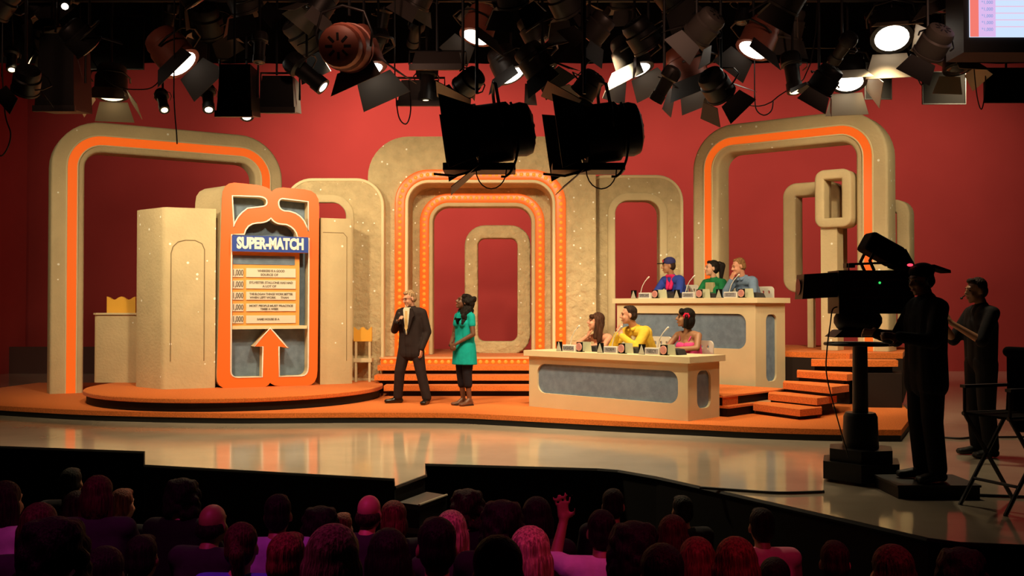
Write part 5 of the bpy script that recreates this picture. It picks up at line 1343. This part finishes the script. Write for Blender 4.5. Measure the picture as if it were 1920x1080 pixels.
def aud_hair(st_):
    J = aseat(); T = Matrix.Translation(J['head']); mb = MB(); e = lambda c, r: mb.ell(c, r, T, 14, 9)
    rg = random.Random(5)
    if st_ == 'short': e((0, .028, .055), (.084, .094, .088)); e((0, .052, .0), (.080, .072, .085)); e((0, -.045, .10), (.055, .04, .03))
    elif st_ == 'fringe': e((0, .06, -.02), (.082, .062, .055)); e((.06, .02, -.01), (.026, .05, .04)); e((-.06, .02, -.01), (.026, .05, .04))
    elif st_ == 'long':
        e((0, .03, .055), (.092, .10, .092)); e((0, .07, -.03), (.092, .066, .13))
        for k in (-1.0, -.5, 0, .5, 1.0): mb.cap(T @ V(k*.075, .075-.03*abs(k), .0), T @ V(k*.085, .085-.035*abs(k), -.27), .036, .030)
        for k in range(16): mb.cap(T @ V(-.09+.012*k, .10-.05*abs(k-7.5)/7.5, .06), T @ V(-.095+.0127*k, .115-.05*abs(k-7.5)/7.5, -.26), .009, .007, 6)
    elif st_ == 'bob': e((0, .03, .052), (.092, .104, .094)); e((0, .055, -.03), (.098, .086, .11))
    elif st_ == 'curly':
        e((0, .03, .05), (.10, .11, .10))
        for i in range(60):
            a = rg.uniform(-.2*PI, 1.2*PI); z = rg.uniform(-.10, .12); r_ = .10*math.sqrt(max(.2, 1-(max(z, 0)/.15)**2)); e((r_*math.cos(a), .03+r_*math.sin(a), z), .030)
    elif st_ == 'ponytail':
        e((0, .03, .054), (.086, .098, .090)); e((0, .055, .0), (.080, .07, .085)); mb.cap(T @ V(0, .12, .03), T @ V(-.02, .15, 0), .03, .04); mb.cap(T @ V(-.02, .15, 0), T @ V(-.03, .13, -.22), .042, .022)
    return remeshed(mb, 'hair', .011, 2, .35, HAIR['black'])
AB = {False: aud_body(), True: aud_body(True)}; AS = {False: aud_shirt(), True: aud_shirt(True)}; AT = aud_trousers(); AH = {k: aud_hair(k) for k in ('short', 'fringe', 'long', 'bob', 'curly', 'ponytail')}
SH = {'white': cloth('aud_white', (.72, .70, .72)), 'blue': cloth('aud_blue', (.10, .13, .75)), 'lilac': cloth('aud_lilac', (.42, .34, .60)), 'pink': cloth('aud_pink', (.80, .35, .45)), 'black': cloth('aud_black', (.012, .011, .014)),
      'floral': noisy(mat('aud_floral', (.35, .10, .12), .8), 18, .95, ramp=(.48, .52)), 'dark': cloth('aud_dark', (.035, .03, .04))}
aud = [  # px, py of head centre, hair width px, hair, colour, shirt, label
 (14, 945, 58, 'long', 'dkbrown', 'white', 'audience member with dark long hair and pale top at the left edge'),
 (135, 908, 48, 'short', 'black', 'dark', 'audience member with dark hair, farthest row on the left'),
 (186, 932, 54, 'long', 'brown', 'dark', 'audience member with long brown hair behind the pale shirt on the left'),
 (146, 958, 58, 'short', 'dkbrown', 'white', 'audience member with dark hair and bright pink-lit shirt on the left'),
 (231, 950, 54, 'short', 'red', 'black', 'audience member with short reddish hair on the left'),
 (76, 992, 66, 'long', 'brown', 'dark', 'audience member with long brown hair, left, behind the big dark head'),
 (104, 1046, 100, 'curly', 'black', 'black', 'large dark-haired head closest to the camera at lower left'),
 (200, 1078, 72, 'bob', 'black', 'floral', 'audience member in red patterned top at lower left'),
 (268, 1050, 64, 'short', 'black', 'dark', 'audience member with dark hair right of the patterned top'),
 (345, 936, 52, 'curly', 'black', 'black', 'dark curly audience head left of the bald man'),
 (400, 985, 58, 'fringe', 'black', 'dark', 'balding audience man with reddish crown, left of centre'),
 (455, 1028, 66, 'ponytail', 'brown', 'blue', 'audience member with clipped ponytail and blue top'),
 (522, 968, 56, 'short', 'black', 'lilac', 'audience man with dark hair and lilac collared shirt'),
 (541, 1056, 78, 'short', 'red', 'dark', 'audience man with short auburn hair in front of the lilac shirt'),
 (601, 992, 56, 'curly', 'black', 'black', 'dark audience head left of the blond woman'),
 (629, 1058, 100, 'long', 'blond', 'dark', 'audience woman with long straight blond hair lit pink'),
 (643, 992, 42, 'short', 'red', 'dark', 'small reddish audience head above the long blond hair'),
 (693, 964, 52, 'fringe', 'dkbrown', 'dark', 'balding audience man left of the stage steps'),
 (737, 976, 50, 'bob', 'red', 'black', 'audience member with red-brown bob beside the stage steps'),
 (728, 1046, 74, 'long', 'black', 'black', 'audience member with long black hair below the stage steps'),
 (818, 1030, 82, 'short', 'black', 'dark', 'large dark-haired audience man below the stage steps'),
 (846, 1000, 58, 'long', 'blond', 'dark', 'audience member with fair hair half hidden by the large dark-haired man'),
 (879, 956, 54, 'curly', 'dkbrown', 'black', 'curly-haired audience member right of the stage steps'),
 (943, 988, 76, 'curly', 'black', 'black', 'audience member with big dark curls, centre'),
 (1006, 972, 54, 'long', 'black', 'black', 'audience member with long dark hair right of the big curls'),
 (996, 1044, 80, 'long', 'blond', 'dark', 'audience woman with tousled blond hair lit pink, centre front'),
 (930, 1076, 96, 'bob', 'black', 'black', 'dark-haired audience head at the bottom edge, centre'),
 (1128, 1000, 60, 'short', 'black', 'white', 'audience man with dark hair, pale shirt and one arm raised'),
 (1150, 950, 46, 'short', 'black', 'black', 'dark audience head in the farthest row right of centre'),
 (1186, 1036, 78, 'curly', 'black', 'black', 'dark curly audience head right of the raised arm'),
 (1262, 1006, 54, 'long', 'brown', 'pink', 'audience member with brown hair and pink collar, right of centre'),
 (1278, 960, 42, 'short', 'black', 'black', 'small dark audience head near the stage edge on the right'),
 (1240, 1082, 84, 'bob', 'black', 'black', 'dark-haired audience head at the bottom edge, right of centre'),
 (1305, 1056, 70, 'long', 'red', 'dark', 'audience woman with long auburn hair, left one of the two'),
 (1378, 1064, 80, 'long', 'red', 'dark', 'audience woman with long auburn hair, right one of the two'),
 (1427, 990, 62, 'short', 'black', 'pink', 'audience man with short dark hair and bright pink shirt on the right'),
 (1452, 1088, 66, 'bob', 'black', 'black', 'dark audience head in front of the bright pink shirt'),
 (1565, 1058, 60, 'short', 'dkbrown', 'black', 'audience man with short dark hair near the lower right'),
 (1668, 1078, 76, 'long', 'brown', 'black', 'audience member with brown hair at the lower right'),
 (1800, 1080, 70, 'curly', 'black', 'black', 'dark audience head in the lower right corner'),
]
rg = random.Random(21)
seatmb = MB()
rows_ = [3.45 + .84*k for k in range(8)]; used = {k: [] for k in range(8)}; spot_ = {}
for i_ in sorted(range(len(aud)), key=lambda i: -aud[i][2]):      # seat each head in the nearest free row
    px, py, w_ = aud[i_][:3]; Yi = .19*F/w_*.97
    best = None
    for k, Yr in enumerate(rows_):
        x = (px-960)/F*Yr; gap = min([abs(x-u) for u in used[k]] or [9])
        cost = abs(math.log(Yr/Yi)) + (0 if gap > .52 else (.52-gap)*5.0)
        if best is None or cost < best[0]: best = (cost, k, x)
    used[best[1]].append(best[2]); spot_[i_] = (rows_[best[1]], Yi)
for i_, (px, py, w_, st_, col, sh, label) in enumerate(aud):
    Y, Yi = spot_[i_]; sc1 = min(1.14, max(.86, Y/Yi)); hdp = at(px, py, Y)
    rz = PI + rg.uniform(-.25, .25)
    Mz = Matrix.Rotation(rz, 4, 'Z'); off = Mz @ (V(0, -.10, .740)*sc1)
    loc = hdp - off
    t = thing('person', label, 'person', loc, rz, 'seated audience'); t.scale = (sc1,)*3
    ra_ = 'arm raised' in label
    linkobj('body', AB[ra_], t, None, SK['rosy'] if col != 'black' else SK['brown']); linkobj('shirt', AS[ra_], t, None, SH[sh]); linkobj('trousers', AT, t); linkobj('hair', AH[st_], t, None, HAIR[col])
    seatmb.box((loc.x-.22, loc.y-.26, -1.5), (loc.x+.22, loc.y+.2, loc.z-.008))
tag(seatmb.build('floor_seating', M['fabric_black']), 'dark seating blocks under the audience', kind='structure')
